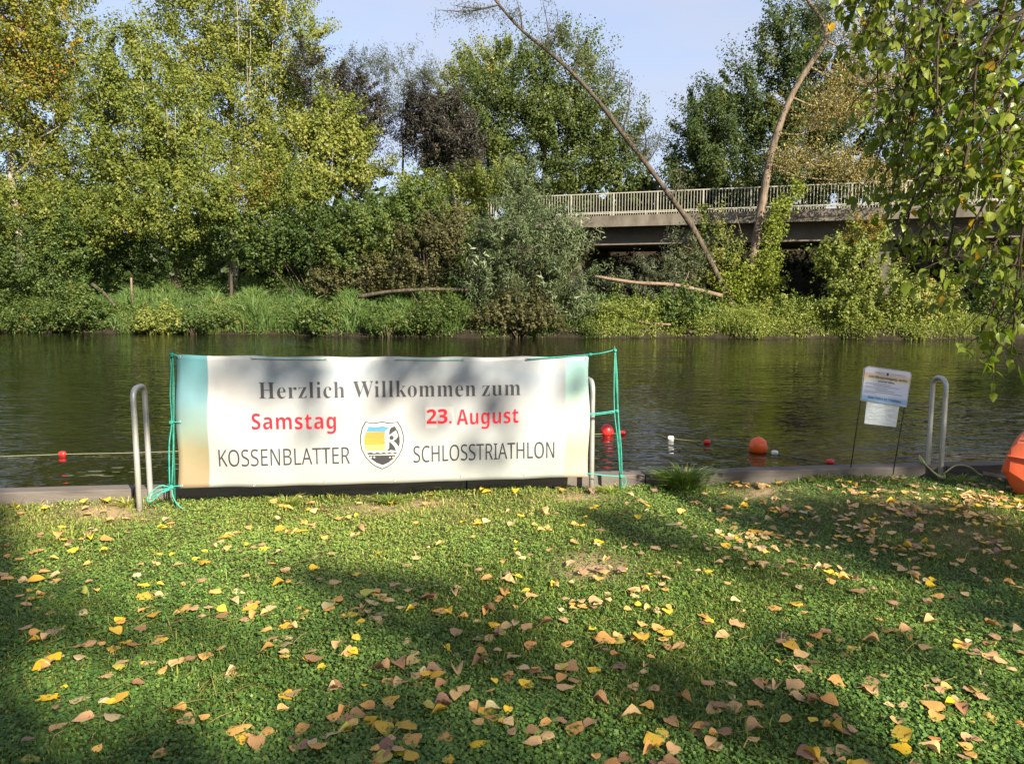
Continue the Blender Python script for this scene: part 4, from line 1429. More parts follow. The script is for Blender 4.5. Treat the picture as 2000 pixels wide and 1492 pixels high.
rl = empty('rope', sA, 'teal rope lashing the banner to its stake, its loop and tail loose', 'rope', 'teal ropes tying the banner')
mb = MB()
rope(mb, [(350, 696), (343, 692, .03), (334, 691, .03), (333, 698, .0), (336, 720, .02), (334, 770, .018), (337, 824, .02), (332, 870, .018), (333, 948, .02)])
rope(mb, [(338, 695, .014), (341, 760, .014), (340, 860, .014), (337, 948, .016)], .0042)
mb.build('lashing', ROPE_T, rl, True)
mb = MB()
rope(mb, [(336, 824), (345, 823, .024), (355, 824, .022)]); knot(mb, 336, 824); knot(mb, 338, 693)
mb.build('tie', ROPE_T, rl, True)
mb = MB()
rope(mb, [(335, 950), (318, 945, .05), (302, 956, .07), (295, 970, .08), (303, 973, .07), (320, 958, .04), (335, 951, .03)])
rope(mb, [(336, 950), (348, 947, .03), (356, 948, .02)]); knot(mb, 336, 950, .016)
rope(mb, [(335, 952), (322, 952, .05), (308, 958, .06), (300, 968, .05), (312, 962, .05), (334, 954, .03)], .004)
mb.build('loop', ROPE_T, rl, True)
mb = MB()
rope(mb, [(337, 953), (342, 968, .04), (352, 981, .06), (366, 988, .08), (377, 990, .10)])
mb.build('tail', ROPE_T, rl, True)
rr_ = empty('rope', rA, 'teal rope stretching the free banner end to the thin stake near the red buoy', 'rope', 'teal ropes tying the banner')
mb = MB()
rope(mb, [(1028, 701, .018), (1090, 697, .018), (1150, 692, .02), (1175, 689, .02), (1200, 683, .012)])
knot(mb, 1152, 692, .010); knot(mb, 1200, 684, .010)
mb.build('tie', ROPE_T, rr_, True)
mb = MB()
rope(mb, [(1200, 684, .014), (1198, 740, .02), (1199, 803, .016), (1205, 860, .02), (1210, 928, .014)], .0042)
rope(mb, [(1202, 684, .0), (1205, 745, .012), (1206, 803, .012), (1212, 870, .012), (1214, 928, .012)], .0042)
mb.build('lashing', ROPE_T, rr_, True)
mb = MB()
rope(mb, [(1144, 808, .016), (1175, 805, .02), (1203, 801, .014)]); knot(mb, 1204, 802, .010)
rope(mb, [(1144, 811, .016), (1172, 808, .022), (1203, 804, .014)], .0038)
mb.build('tie', ROPE_T, rr_, True)
mb = MB()
rope(mb, [(1142, 923, .016), (1180, 927, .02), (1211, 930, .014)]); knot(mb, 1212, 929, .012)
rope(mb, [(1212, 929, .014), (1219, 930, .02), (1221, 942, .02), (1216, 950, .02), (1213, 940, .02)], .0036)
mb.build('tie', ROPE_T, rr_, True)


# ------------------------------------------------------------------ grab rails for swimmers
def grab_rail(label, foot, gap, htop, lean=0.0):
    f = PG(*foot)
    mb = MB()
    top = f + UZ * htop
    pts = [f - UZ * .15, f + UZ * .3, f + UZ * (htop - .10)]
    for a in np.linspace(0, 90, 6):
        c = f + UZ * (htop - .07) + UY * .07
        pts.append(c - UY * (.07 * math.cos(R(a))) + UZ * (.07 * math.sin(R(a))))
    for a in np.linspace(90, 0, 6):
        c = f + UZ * (htop - .07) + UY * (gap - .07)
        pts.append(c + UY * (.07 * math.cos(R(a))) + UZ * (.07 * math.sin(R(a))))
    pts += [f + UY * gap + UZ * (htop - .1), f + UY * gap + UZ * .2, f + UY * gap - UZ * 1.2]
    mb.tube(pts, .0195, 14)
    o = mb.build('grab_rail', STEEL, None, True)
    tag(o, label, 'grab rail', 'steel grab rails at the quay')


grab_rail('bent steel grab rail outside the blue and tan end of the banner', (273, 997), .23, .865)
grab_rail('bent steel grab rail half hidden behind the banner end near the red buoy', (1155, 962), .23, .86)
grab_rail('bent steel grab rail between paper sign and orange boat', (1836, 938), .165, .835)

# ------------------------------------------------------------------ buoys, floats and the swim line
def ball(c, r, sq=1.0, seg=20, rings=12):
    mb = MB()
    c = Vector(c)
    n0 = 0
    for i in range(rings + 1):
        th = math.pi * i / rings
        for j in range(seg):
            a = 2 * math.pi * j / seg
            rr = r * math.sin(th) * (1 + .02 * math.cos(2 * a))
            mb.v.append(tuple(c + Vector((rr * math.cos(a), rr * math.sin(a), r * sq * math.cos(th)))))
    for i in range(rings):
        for j in range(seg):
            a, b = i * seg + j, i * seg + (j + 1) % seg
            mb.f.append((a, a + seg, b + seg, b)); mb.m.append(0)
    return mb


def buoy(label, px, py, r, mat, up):
    w = PG(px, py, WATER_Z)
    root = empty('buoy', w, label, 'buoy', 'round buoys on the water')
    c = w + UZ * up + UY * r * .6
    ball(c, r, 1.06, 28, 16).build('ball', mat, root, True)
    mb = MB()
    mb.tube([c + UZ * r * 1.0, c + UZ * r * 1.07, c + UZ * r * 1.12], [r * .20, r * .15, r * .08], 10)
    mb.build('eyelet', mat, root, True)
    return c


buoy('round red buoy floating just beside the banner and thin green stake', 1187, 849, .092, RED, .045)
buoy('round bright orange buoy floating below the bridge reflection', 1485, 884, .112, ORANGE, .065)
floats = [(122, 889, RED, 'small red float on the line outside the grab rail at the banner blue end'), (1216, 848, RED, 'small red float touching the thin stake, behind the rope'),
          (1310, 858, WHITEF, 'small white float between red buoy and small red float'), (1381, 866, RED, 'small red float between red buoy and orange buoy'),
          (1513, 887, WHITEF, 'small white float right beside the orange buoy'), (1621, 905, RED, 'small red float between orange buoy and paper sign'),
          (1685, 916, WHITEF, 'small white float at the quay under the paper sign')]
line_pts = []
for px, py, m, lab in floats:
    w = PG(px, py, WATER_Z)
    r = .034 if m is WHITEF else .036
    if px == 122: r = .034
    if px == 1299: r = .020
    mb = MB()
    ax = Vector((.93, -.36, 0)) if px > 1200 else Vector((1, .12, 0)).normalized()
    prof = [(-1.25, .35), (-1.1, .75), (-.6, 1), (.6, 1), (1.1, .75), (1.25, .35)]
    mb.tube([w + UZ * r * .45 + ax * r * a for a, b in prof], [r * b for a, b in prof], 14)
    tag(mb.build('line_float', m, None, True), lab, 'float', 'small floats of the swim line')
    if px != 1299: line_pts.append((px, w + UZ * .012))
lp = [PG(-120, 897, WATER_Z) + UZ * .008] + [line_pts[0][1]] + [PG(300, 884, WATER_Z) + UZ * .008, PG(700, 868, WATER_Z) + UZ * .008] + [q for _, q in line_pts[1:]] + [PG(1730, 922, WATER_Z) + UZ * .03, PG(1790, 908, .06)]
mb = MB()
mb.tube(spline(lp, 8), .0045, 6)
tag(mb.build('swim_line', CORDM, None, True), 'thin pale cord carrying the small floats across the water', 'rope')

# ------------------------------------------------------------------ paper notice on two wire rods
SY = 6.247
nb = empty('notice', P(1710, 935, SY), 'printed blue and white paper notice over a blank sheet on two thin wire rods', 'notice')
for (foot, top) in (((1665, 940), (1690, 722)), ((1750, 940), (1777, 735))):
    mb = MB()
    A, B = PG(*foot), P(*top, SY)
    A = Vector((A.x, SY, -.1))
    mb.tube([A, A.lerp(B, .5), B], .0045, 6)
    mb.build('rod', WIRE, nb, True)


def sheet(name, pts, y, mat, parent, th=.004):
    mb = MB()
    f = [P(px, py, y) for px, py in pts]
    b = [p + Vector((0, th, 0)) for p in f]
    mb.quad(f[::-1])
    mb.quad(b)
    for i in range(len(f)):
        j = (i + 1) % len(f)
        mb.quad([f[i], f[j], b[j], b[i]])
    return mb.build(name, mat, parent)


def sign_mat():
    m, nt, b = mat_new('notice_print')
    g = nt.nodes.new('ShaderNodeTexCoord'); sp = nt.nodes.new('ShaderNodeSeparateXYZ')
    nt.links.new(g.outputs['Object'], sp.inputs[0])
    zt, zb = P(1730, 723, SY).z, P(1730, 787, SY).z
    # the sheet hangs tilted: measure down it, along its own edge
    k = nt.nodes.new('ShaderNodeMath'); k.operation = 'MULTIPLY_ADD'
    k.inputs[1].default_value = .136; k.inputs[2].default_value = -.136 * P(1730, 723, SY).x
    nt.links.new(sp.outputs['X'], k.inputs[0])
    ad = nt.nodes.new('ShaderNodeMath'); ad.operation = 'ADD'
    nt.links.new(k.outputs[0], ad.inputs[0]); nt.links.new(sp.outputs['Z'], ad.inputs[1])
    mr = nt.nodes.new('ShaderNodeMapRange'); mr.inputs['From Min'].default_value = zt; mr.inputs['From Max'].default_value = zb
    nt.links.new(ad.outputs[0], mr.inputs['Value'])
    r = ramp(nt, [(0, (.66, .66, .78)), (.12, (.62, .62, .76)), (.17, (.62, .45, .30)), (.29, (.60, .50, .36)), (.34, (.58, .62, .56)), (.42, (.56, .60, .76)), (.78, (.54, .60, .78)), (.84, (.30, .44, .66)), (.97, (.20, .40, .70)), (1, (.6, .65, .75))])
    nt.links.new(mr.outputs[0], r.inputs[0])
    nt.links.new(r.outputs[0], b.inputs['Base Color'])
    b.inputs['Roughness'].default_value = .3
    return m


NQ = [(1690, 720), (1698, 717), (1777, 728), (1779, 733), (1769, 794), (1682, 780)]
sheet('notice_sheet', NQ, SY - .018, sign_mat(), nb)
sheet('sheet_border', [(1687, 719), (1697, 714.5), (1778.5, 726), (1781, 732), (1770.5, 796), (1680, 782)], SY - .012, PRINT_WHITE, nb, .003)


def slv_mat():
    m, nt, b = mat_new('plastic_sleeve')
    b.inputs['Base Color'].default_value = (.60, .66, .70, 1)
    b.inputs['Roughness'].default_value = .12
    n = noise(nt, 16, 4, .6, vec_scale=(1, 1, 2.5))
    bpn = nt.nodes.new('ShaderNodeBump'); bpn.inputs['Strength'].default_value = .5; bpn.inputs['Distance'].default_value = .02
    nt.links.new(n.outputs['Fac'], bpn.inputs['Height']); nt.links.new(bpn.outputs[0], b.inputs['Normal'])
    return m


sheet('blank_sheet', [(1694, 775), (1758, 783), (1750, 834), (1688, 827)], SY - .008, slv_mat(), nb, .003)


def sq(u, v, off):
    """point on the notice sheet, u across 0..1, v down 0..1"""
    a = Vector((1690, 718)).lerp(Vector((1778, 730)), u)
    b = Vector((1682, 780)).lerp(Vector((1769, 794)), u)
    q = a.lerp(b, v)
    return P(q.x, q.y, SY - .018 - off)


def sign_text(s, style, u0, u1, vbase, vtop, mat):
    me = text_verts(s, style)
    co = np.empty(len(me.vertices) * 3, dtype=np.float32); me.vertices.foreach_get('co', co); co = co.reshape(-1, 3)
    mn, mx, cap = co[:, 0].min(), co[:, 0].max(), co[:, 1].max()
    out = [sq(u0 + (u1 - u0) * (x - mn) / (mx - mn), vbase + (vtop - vbase) * y / cap, .0015) for x, y, z in co]
    me.vertices.foreach_set('co', np.array(out, dtype=np.float32).ravel()); me.update()
    link_mesh('lettering', me, mat, nb)


PRINT_GY = plain('grey_print', (.20, .22, .26), .6)
PRINT_NAVY = plain('navy_print', (.04, .07, .16), .6)
sign_text('KOSSENBLATTER', 'sans', .22, .45, .13, .075, PRINT_GY)
sign_text('SCHLOSSTRIATHLON', 'sans', .57, .90, .13, .075, PRINT_GY)
sign_text('zum Wasserausgang, rechts', 'sansb', .10, .95, .275, .195, PRINT_NAVY)
sign_text('und bei Kanu', 'sansb', .32, .68, .385, .315, PRINT_NAVY)
for v, a, b in ((.45, .05, .62), (.50, .22, .80), (.57, .04, .55), (.63, .28, .72), (.69, .05, .88), (.74, .04, .30)):
    mb = MB()
    mb.quad([sq(a, v, .0015), sq(a, v + .014, .0015), sq(b, v + .014, .0015), sq(b, v, .0015)])
    mb.build('text_line', PRINT_GY, nb)
sign_text('Gute Fahrt im Triathlon', 'sansb', .14, .88, .92, .845, PRINT_NAVY)
mb = MB()
mb.quad([sq(x, y, .0016) for x, y in ((.485, .07), (.485, .14), (.51, .17), (.535, .14), (.535, .07))])
mb.build('crest', PRINT_NAVY, nb)

# ------------------------------------------------------------------ orange boat on the grass at the picture edge
BY = 5.62
b0, b1 = P(1955, 926, BY), P(1976, 857, BY)
boat = empty('boat', (b0.x, BY, 0), 'faded orange plastic boat bow on the grass, cut by the picture edge', 'boat')
zt, zb_ = b1.z, b0.z
boat.rotation_euler.z = R(-38)
secs = [(0.0, zb_, zb_ + .05, .02, .10), (.018, zb_ - .03, zb_ + .12, .02, .06), (.05, zb_ - .09, zt - .045, .0, .03), (.085, zb_ - .14, zt - .008, .0, .0), (.16, zb_ - .21, zt + .0, .0, .0), (.5, .06, zt + .004, -.02, .05), (1.2, .03, zt - .01, -.04, .08), (2.4, .03, zt - .01, -.04, .08), (3.0, .06, zt + .01, 0, .05)]
mb = MB()
rows = []
WD = .58
for s, zl, zh, ins, ins2 in secs:
    zc = zl + (zh - zl) * .32
    x = b0.x + s
    a = len(mb.v)
    mb.v += [(x, BY + ins + .10, zl), (x, BY + ins + .012, zc), (x, BY + ins, zc + .02), (x, BY + ins + .02, zh - .02), (x, BY + ins + .05, zh), (x, BY + WD - ins - .05, zh), (x, BY + WD - ins - .02, zh - .02), (x, BY + WD - ins, zc + .02), (x, BY + WD - ins - .10, zl)]
    rows.append(a)
for a, b in zip(rows[:-1], rows[1:]):
    for j in range(9):
        k = (j + 1) % 9
        mb.f.append((a + j, b + j, b + k, a + k)); mb.m.append(0)
mb.f.append(tuple(range(rows[0], rows[0] + 9))); mb.m.append(0)
mb.f.append(tuple(range(rows[-1], rows[-1] + 9))[::-1]); mb.m.append(0)
ho = mb.build('hull', BOATM, boat, True)
bv_ = ho.modifiers.new('bevel', 'BEVEL'); bv_.width = .012; bv_.segments = 2; bv_.limit_method = 'ANGLE'; bv_.angle_limit = R(35)
mb = MB()
zs = zb_ + (zt - zb_) * .52
mb.tube([(b0.x + .03, BY + .10, zs), (b0.x + .035, BY + .0, zs), (b0.x + .3, BY - .012, zs - .008), (b0.x + 1.2, BY - .05, zs - .01), (b0.x + 2.9, BY - .03, zs)], .009, 6)
mb.build('rub_strake', BOATM, boat, True)
mb = MB()
mb.tube([(b0.x + .14, BY + .04, zt), (b0.x + .14, BY + .04, zt + .02), (b0.x + .5, BY + .01, zt + .024), (b0.x + 2.8, BY - .01, zt + .024)], .012, 6)
mb.build('gunwale', BOATM, boat, True)
# odds and ends by the boat and the rail
mb = MB()
c = PG(1955, 938, .03)
mb.box(c + Vector((.05, .04, .01)), (.30, .09, .022), (Vector((.86, -.5, -.10)).normalized(), Vector((.5, .86, .1)).normalized(), Vector((0, .1, 1)).normalized()))
tag(mb.build('wood_plank', LOGM), 'short weathered wood plank lying under the orange boat bow', 'plank')
q = PG(1931, 938, .0)
mb = ball(q + UZ * .026, .026, .85, 14, 8)
tag(mb.build('float', WHITEF, None, True), 'small pale blue-white ball float on the grass beside the orange boat', 'float')
mb = MB()
f = PG(1836, 938)
for k in range(3):
    o_ = .014 * k
    mb.tube(spline([f + UY * .24 + UX * (-.03) + UZ * (.16 - o_), f + UY * .10 + UX * (-.05 + o_) + UZ * (.10 - o_), f - UY * .01 + UX * (-.02) + UZ * (.035 + o_ * .4), f - UY * .035 + UX * .015 + UZ * (.03 + o_ * .5), f + UY * .01 + UX * .035 + UZ * (.045 + o_ * .4)], 6), .0052, 6)
mb.tube(spline([f + UX * .035 + UZ * .06, f + UX * .16 + UY * .03 + UZ * .115, f + UX * .27 + UY * .02 + UZ * .10, PG(1912, 935) + UZ * .04, q + UZ * .02], 6), .0055, 6)
tag(mb.build('rope', ROPE_Y, None, True), 'yellowish rope wound round the grab rail foot and trailing to the boat', 'rope')


# ------------------------------------------------------------------ long grass tufts on the quay edge
def tuft(label, px, py, n, h, spread, tone, seed, dead=False):
    g = np.random.default_rng(seed)
    c = np.array(PG(px, py))
    a = g.uniform(0, 2 * np.pi, n)
    r0 = g.random(n) ** .6 * spread * .35
    base = c + np.stack([np.cos(a) * r0, np.sin(a) * r0 * .6, np.full(n, -.01)], 1)
    V = []
    hh = h * g.uniform(.55, 1.15, n)
    out = spread * g.uniform(.3, 1.15, n)
    d = np.stack([np.cos(a), np.sin(a) * .8, np.zeros(n)], 1)
    sd = np.stack([-np.sin(a), np.cos(a), np.zeros(n)], 1) + g.normal(size=(n, 3)) * .3
    sd = unit(sd)
    z = np.array([0, 0, 1.])
    w = g.uniform(.0022, .0042, n)[:, None]
    ts = [0, .35, .7, 1.0]
    rows = [base + d * (out * t ** 1.6)[:, None] + z * (hh * (1.75 * t - .85 * t * t))[:, None] for t in ts]
    ws = [w * .7, w, w * .8, w * .15]
    quads = []
    for i in range(3):
        quads.append(np.stack([rows[i] - sd * ws[i], rows[i] + sd * ws[i], rows[i + 1] + sd * ws[i + 1], rows[i + 1] - sd * ws[i + 1]], 1))
    v = np.concatenate(quads).reshape(-1, 3)
    tn = np.tile(np.clip(g.normal(tone, .17, n), 0, 1), 3)
    tag(np_mesh('grass_tuft', v, 4, tn, FOL['grass']), label, 'grass tuft', 'long grass tufts at the quay edge')


tuft('big arching green grass tuft leaning over the quay beam', 1335, 958, 620, .19, .25, .42, 1)
tuft('small yellowish grass tuft at the foot of the thin green stake', 1195, 966, 130, .085, .12, .75, 2)
tuft('dry grass tuft beside the grab rail foot at the banner blue end', 250, 990, 120, .08, .12, .85, 3)
tuft('thin grass wisps at the quay below the small red float and sign rod', 1600, 944, 90, .08, .14, .6, 4)
tuft('short green tuft at the quay under the crest of the banner', 760, 982, 120, .07, .14, .5, 5)
tuft('pale grass tuft at the quay under the word Samstag', 560, 988, 140, .08, .16, .7, 6)
tuft('sparse grass tuft by the wound yellow rope', 1880, 945, 120, .08, .14, .6, 7)


# ------------------------------------------------------------------ poplar hanging into the picture from the right
def poplar_leaf_mesh(name, w, curl, bend, stem=True):
    """pointed deltoid leaf, length 1 along +Y from its stalk, face up"""
    prof = [(0, .06), (.05, .29), (.16, .47), (.32, .52), (.54, .44), (.78, .22), (1.0, .006)]
    mb = MB()
    rows = []
    for t, h in prof:
        a = len(mb.v)
        for c in (-1, 0, 1):
            x = c * h * w * (1 - .04 * c)
            z = curl * (x / max(w * .5, .01)) ** 2 * .16 - bend * (t - .35) ** 2 * .5
            mb.v.append((x, t - .12 * (abs(c) if t < .08 else 0) * 0, z))
        rows.append(a)
    for a, b in zip(rows[:-1], rows[1:]):
        for j in range(2):
            mb.f.append((a + j, a + j + 1, b + j + 1, b + j)); mb.m.append(0)
    if stem:
        n = len(mb.v)
        mb.v += [(-.012, .02, 0), (.012, .02, 0), (.010, -.3, -.03 - bend * .1), (-.010, -.3, -.03 - bend * .1), (-.010, -.55, .02), (.010, -.55, .02)]
        mb.f += [(n + 3, n + 2, n + 1, n), (n + 4, n + 5, n + 2, n + 3)]
        mb.m += [0, 0]
    me = mb.mesh(name)
    me.polygons.foreach_set('use_smooth', np.ones(len(me.polygons), dtype=bool))
    return me


def green_leaf_mat():
    m, nt, b = mat_new('hanging_leaf_skin')
    oi = nt.nodes.new('ShaderNodeObjectInfo')
    r = ramp(nt, [(0, (.105, .150, .022)), (.5, (.175, .225, .034)), (.955, (.28, .31, .05)), (.972, (.45, .30, .02)), (1, (.48, .27, .02))])
    nt.links.new(oi.outputs['Random'], r.inputs[0])
    n = noise(nt, 5, 3, .6)
    rr = ramp(nt, [(.35, (.75, .78, .7)), (.65, (1.1, 1.08, 1))])
    nt.links.new(n.outputs['Fac'], rr.inputs[0])
    mx = nt.nodes.new('ShaderNodeMix'); mx.data_type = 'RGBA'; mx.blend_type = 'MULTIPLY'; mx.inputs[0].default_value = 1
    nt.links.new(r.outputs[0], mx.inputs[6]); nt.links.new(rr.outputs[0], mx.inputs[7])
    nt.links.new(mx.outputs[2], b.inputs['Base Color'])
    b.inputs['Roughness'].default_value = .5
    b.inputs['Specular IOR Level'].default_value = .2
    tr = nt.nodes.new('ShaderNodeBsdfTranslucent')
    mul = nt.nodes.new('ShaderNodeVectorMath'); mul.operation = 'MULTIPLY'; mul.inputs[1].default_value = (1.1, 1.35, .5)
    nt.links.new(mx.outputs[2], mul.inputs[0]); nt.links.new(mul.outputs[0], tr.inputs[0])
    ms = nt.nodes.new('ShaderNodeMixShader'); ms.inputs[0].default_value = .5
    nt.links.new(b.outputs[0], ms.inputs[1]); nt.links.new(tr.outputs[0], ms.inputs[2])
    nt.links.new(ms.outputs[0], nt.nodes['Material Output'].inputs['Surface'])
    return m


def build_hanging_poplar():
    r_ = random.Random(21)
    base = Vector((6.6, 4.3, -.05))
    root = empty('hanging_poplar', base, 'poplar outside the frame whose leafy branches hang in front of the bridge end', 'tree')
    tr = MB()
    tr.tube(spline([base, base + Vector((-.1, .05, 2)), base + Vector((-.3, .1, 4)), base + Vector((-.5, .2, 7)), base + Vector((-.6, .3, 11))], 5), [.34 - .30 * i / 20 for i in range(21)], 12)
    tr.build('trunk', BARK, root, True)
    crown = base + Vector((-.35, .1, 4.6))
    # hanging shoots: start and tip as seen, at their own distances
    shoots = []
    spec = [((1700, -140), (1660, 40), 4.7), ((1760, -120), (1725, 110), 4.6), ((1800, -60), (1740, 190), 4.4), ((1850, -40), (1700, 345), 4.7), ((1880, 60), (1720, 360), 4.9), ((1900, 140), (1765, 430), 4.3), ((1930, 200), (1770, 520), 4.5), ((1900, 240), (1840, 560), 4.2),
            ((1960, 220), (1870, 500), 4.0), ((2010, 260), (1910, 660), 4.0), ((2020, 330), (1915, 700), 4.1), ((2040, 300), (1975, 690), 3.8), ((2080, 420), (1995, 620), 3.9), ((2010, 60), (1900, 330), 4.4), ((1980, -40), (1860, 230), 4.2), ((2040, 0), (1960, 300), 3.9), ((1920, -100), (1830, 120), 4.5),
            ((2060, 120), (1990, 450), 4.1), ((1850, -160), (1790, 40), 4.9), ((2060, -100), (1950, 130), 4.0), ((1950, 330), (1800, 470), 4.6), ((2090, 250), (1985, 560), 4.3), ((1760, -60), (1690, 60), 4.4), ((1880, 20), (1800, 300), 4.5), ((1690, -150), (1640, 15), 4.6), ((1720, -130), (1680, 90), 4.8), ((1740, -80), (1715, 210), 4.9), ((1780, -20), (1725, 270), 4.7), ((1800, 60), (1740, 390), 4.6), ((1830, 200), (1760, 480), 4.7), ((1810, -150), (1760, 90), 4.3), ((1860, 150), (1810, 520), 4.4), ((1870, -20), (1830, 220), 4.0), ((1940, 60), (1900, 260), 3.9), ((2010, 150), (1960, 380), 3.8), ((2050, 200), (1930, 430), 4.2), ((1960, 100), (1850, 400), 4.8), ((1830, 130), (1765, 310), 4.9), ((1990, 300), (1890, 580), 4.4)]
    tw = MB()
    leaves = []
    for (s, t, Y) in spec:
        a, b = P(*s, Y + .2), P(*t, Y)
        m = a.lerp(b, .5) + Vector((r_.uniform(-.05, .12), r_.uniform(-.1, .1), r_.uniform(.02, .14)))
        path = spline([a, m, b], 9)
        k = len(path)
        tw.tube(path, [.010 * (1 - .8 * i / k) + .0012 for i in range(k)], 6, cap=False)
        # limb back to the trunk
        lm = a.lerp(crown, .5) + Vector((0, 0, .35))
        tw.tube(spline([crown + Vector((0, 0, r_.uniform(-.6, .8))), lm, a], 6), [.045, .042, .038, .034, .03, .027, .024, .021, .018, .016, .014, .012, .0105], 6, cap=False)
        for i in range(2, k):
            for _ in range(3):
                p = path[i]
                if r_.random() < (.8 if _ == 2 else .28): continue
                if r_.random() < .62:
                    d = Vector((r_.uniform(-1, 1), r_.uniform(-.8, .8), r_.uniform(-1, .35))).normalized() * r_.uniform(.06, .30)
                    e = p + d
                    tw.tube([p, p.lerp(e, .5) + Vector((0, 0, .012)), e], [.0034, .0024, .0012], 4, cap=False)
                    for q in range(4):
                        leaves.append(p.lerp(e, .3 + .7 * q / 3))
                else:
                    leaves.append(p)
    tw.build('branch', TWIG, root, True)['kind'] = 'stuff'
    gm = green_leaf_mat()
    protos = []
    for i in range(6):
        me = poplar_leaf_mesh('leaf', .62 + .05 * (i % 3), [-.6, .4, .8, -.3, .2, 1.1][i], [.3, .8, .1, .5, 1.0, .4][i])
        me.materials.append(gm)
        protos.append(me)
    items = []
    for p in leaves:
        s = r_.uniform(.043, .074)
        yaw, pit, rol = r_.uniform(0, 2 * math.pi), R(r_.gauss(-58, 28)), R(r_.gauss(0, 35))
        M = Matrix.Rotation(yaw, 4, 'Z') @ Matrix.Rotation(pit, 4, 'X') @ Matrix.Rotation(rol, 4, 'Y')
        off = M @ Vector((0, .5 * s, 0))
        items.append((Matrix.Translation(Vector(p) + off) @ M @ Matrix.Scale(s, 4), s / Vector(p).y, r_.randrange(6)))
    vis = []
    for it in items:
        q = it[0].translation
        x, y = to_px(q.x, q.y, q.z)
        vis.append(-it[1] if (-20 < x < 2020 and -20 < y < 1500) else 0)
    order = sorted(range(len(items)), key=lambda i: vis[i])
    first = set(order[:300])
    rm = Matrix.Translation(-base)
    VV, TT = [], []
    for i, (M, _, k) in enumerate(items):
        if i in first:
            o = bpy.data.objects.new('leaf', protos[k])
            COL.objects.link(o)
            o.parent = root
            o.matrix_local = rm @ M
        else:
            me = protos[k]
            for f in me.polygons:
                VV.append([M @ me.vertices[j].co for j in f.vertices])
            TT += [min(1, max(0, r_.gauss(.5, .25)))] * len(me.polygons)
    v = np.array([[tuple(c) for c in f] for f in VV]).reshape(-1, 3)
    o = np_mesh('foliage', v, 4, TT, FOL['poplar'], root)
    o['kind'] = 'stuff'


build_hanging_poplar()

# ------------------------------------------------------------------ fallen leaves on the lawn
COLS = {'yellow': (.60, .38, .05), 'bright yellow': (.66, .44, .02), 'pale tan': (.50, .335, .165), 'orange tan': (.57, .31, .10), 'brown': (.33, .19, .095), 'mauve brown': (.24, .14, .10), 'cream': (.50, .40, .22), 'greenish yellow': (.42, .40, .08)}
SHORT = {'y': 'yellow', 'Y': 'bright yellow', 't': 'pale tan', 'o': 'orange tan', 'b': 'brown', 'm': 'mauve brown', 'c': 'cream', 'g': 'greenish yellow'}
KNOWN = '''115,1055,o 70,1085,o 210,1070,o 145,1087,y 72,1140,y 108,1138,Y 67,1158,y 165,1172,g 280,1160,y 285,1182,y 68,1180,y 75,1196,y 50,1243,t 362,1198,o 435,1218,b 155,1272,t 225,1276,y 95,1300,t 97,1374,Y 155,1380,c 235,1386,y
315,1328,o 405,1300,o 345,1408,o 165,1425,t 465,1435,o 547,1042,y 590,1045,Y 515,1080,y 480,1073,y 400,1110,y 438,1057,y 420,1170,o 490,1200,y 560,1240,y 560,1278,c 615,1305,b 680,1287,t 645,1455,c 590,1445,o 675,1430,m 745,1316,t
780,1310,b 855,1335,y 892,1326,t 805,1300,t 972,1227,Y 935,1250,c 895,1237,t 793,1257,c 762,1385,y 870,1392,m 795,1437,y 750,1447,y 805,1470,o 935,1400,o 1065,1228,b 1115,1317,b 1105,1357,t 1060,1450,t 1125,1428,o 1250,1258,y
1300,1247,y 1545,1278,y 1740,1250,o 1820,1155,Y 1855,1168,b 1815,1232,t 1235,1400,t 1180,1256,o 1275,1448,y 1365,1425,b 1430,1386,t 1475,1440,t 1400,1386,b 1550,1355,t 1562,1376,t 1620,1386,o 1700,1346,t 1702,1364,b 1820,1400,o
1826,1420,o 1932,1410,o 1905,1362,g 1935,1300,t 1760,1450,y 1760,1476,Y 1475,1052,y 1400,1087,t 1570,1067,b 1512,1195,o 1552,1190,y 1375,1215,o 1440,1226,t 1410,1252,t 1160,1115,b 1180,1118,t 1140,1120,b 350,1118,t 300,1215,y 450,1058,y
770,1152,b 800,1165,t 730,1190,c 715,1170,g 655,1145,t 640,1200,c 545,1150,y 690,1212,y 1040,1165,t 985,1160,o 1030,1235,t 860,1200,o 835,1180,b 1210,1310,m 1590,1260,o 1660,1130,t 1620,1125,y 1760,1125,t 1700,1275,t 1880,1275,b 30,996,Y
205,988,y 605,985,o 765,985,Y 935,1022,y 845,975,y 950,968,y 1060,1010,t 1335,1010,o 1260,990,t 1310,1030,c 1480,950,t 1520,945,y 1840,985,b 1890,1000,b 1780,1010,b 1740,1000,t 1690,1040,c'''
def ground_density(px, py):
    d = .45
    if px > 1400 and py < 1120: d = 1.0
    if px > 1650 and py < 1090: d = 1.3
    if px < 1000 and py < 1010: d = .4
    if py > 1250: d = .50
    return d


LAND = [(230, 'left of the banner'), (420, 'below the blue banner end'), (560, 'below the word Herzlich'), (690, 'below the word Samstag'), (820, 'below the shield crest'), (940, 'below the date 23'), (1090, 'below the word August'),
        (1290, 'below the thin green stake'), (1420, 'below the big grass tuft'), (1580, 'below the orange buoy'), (1700, 'below the paper notice'), (1830, 'below the rightmost rail'), (9999, 'below the orange boat')]
ROWS = [(985, 'at the quay edge'), (1035, 'just off the quay'), (1100, 'on the farther lawn'), (1180, 'on the middle lawn'), (1270, 'on the nearer lawn'), (1370, 'on the near lawn'), (9999, 'on the nearest lawn')]
SHAPES = ['flat', 'slightly curled', 'curled', 'folded', 'domed', 'arched']


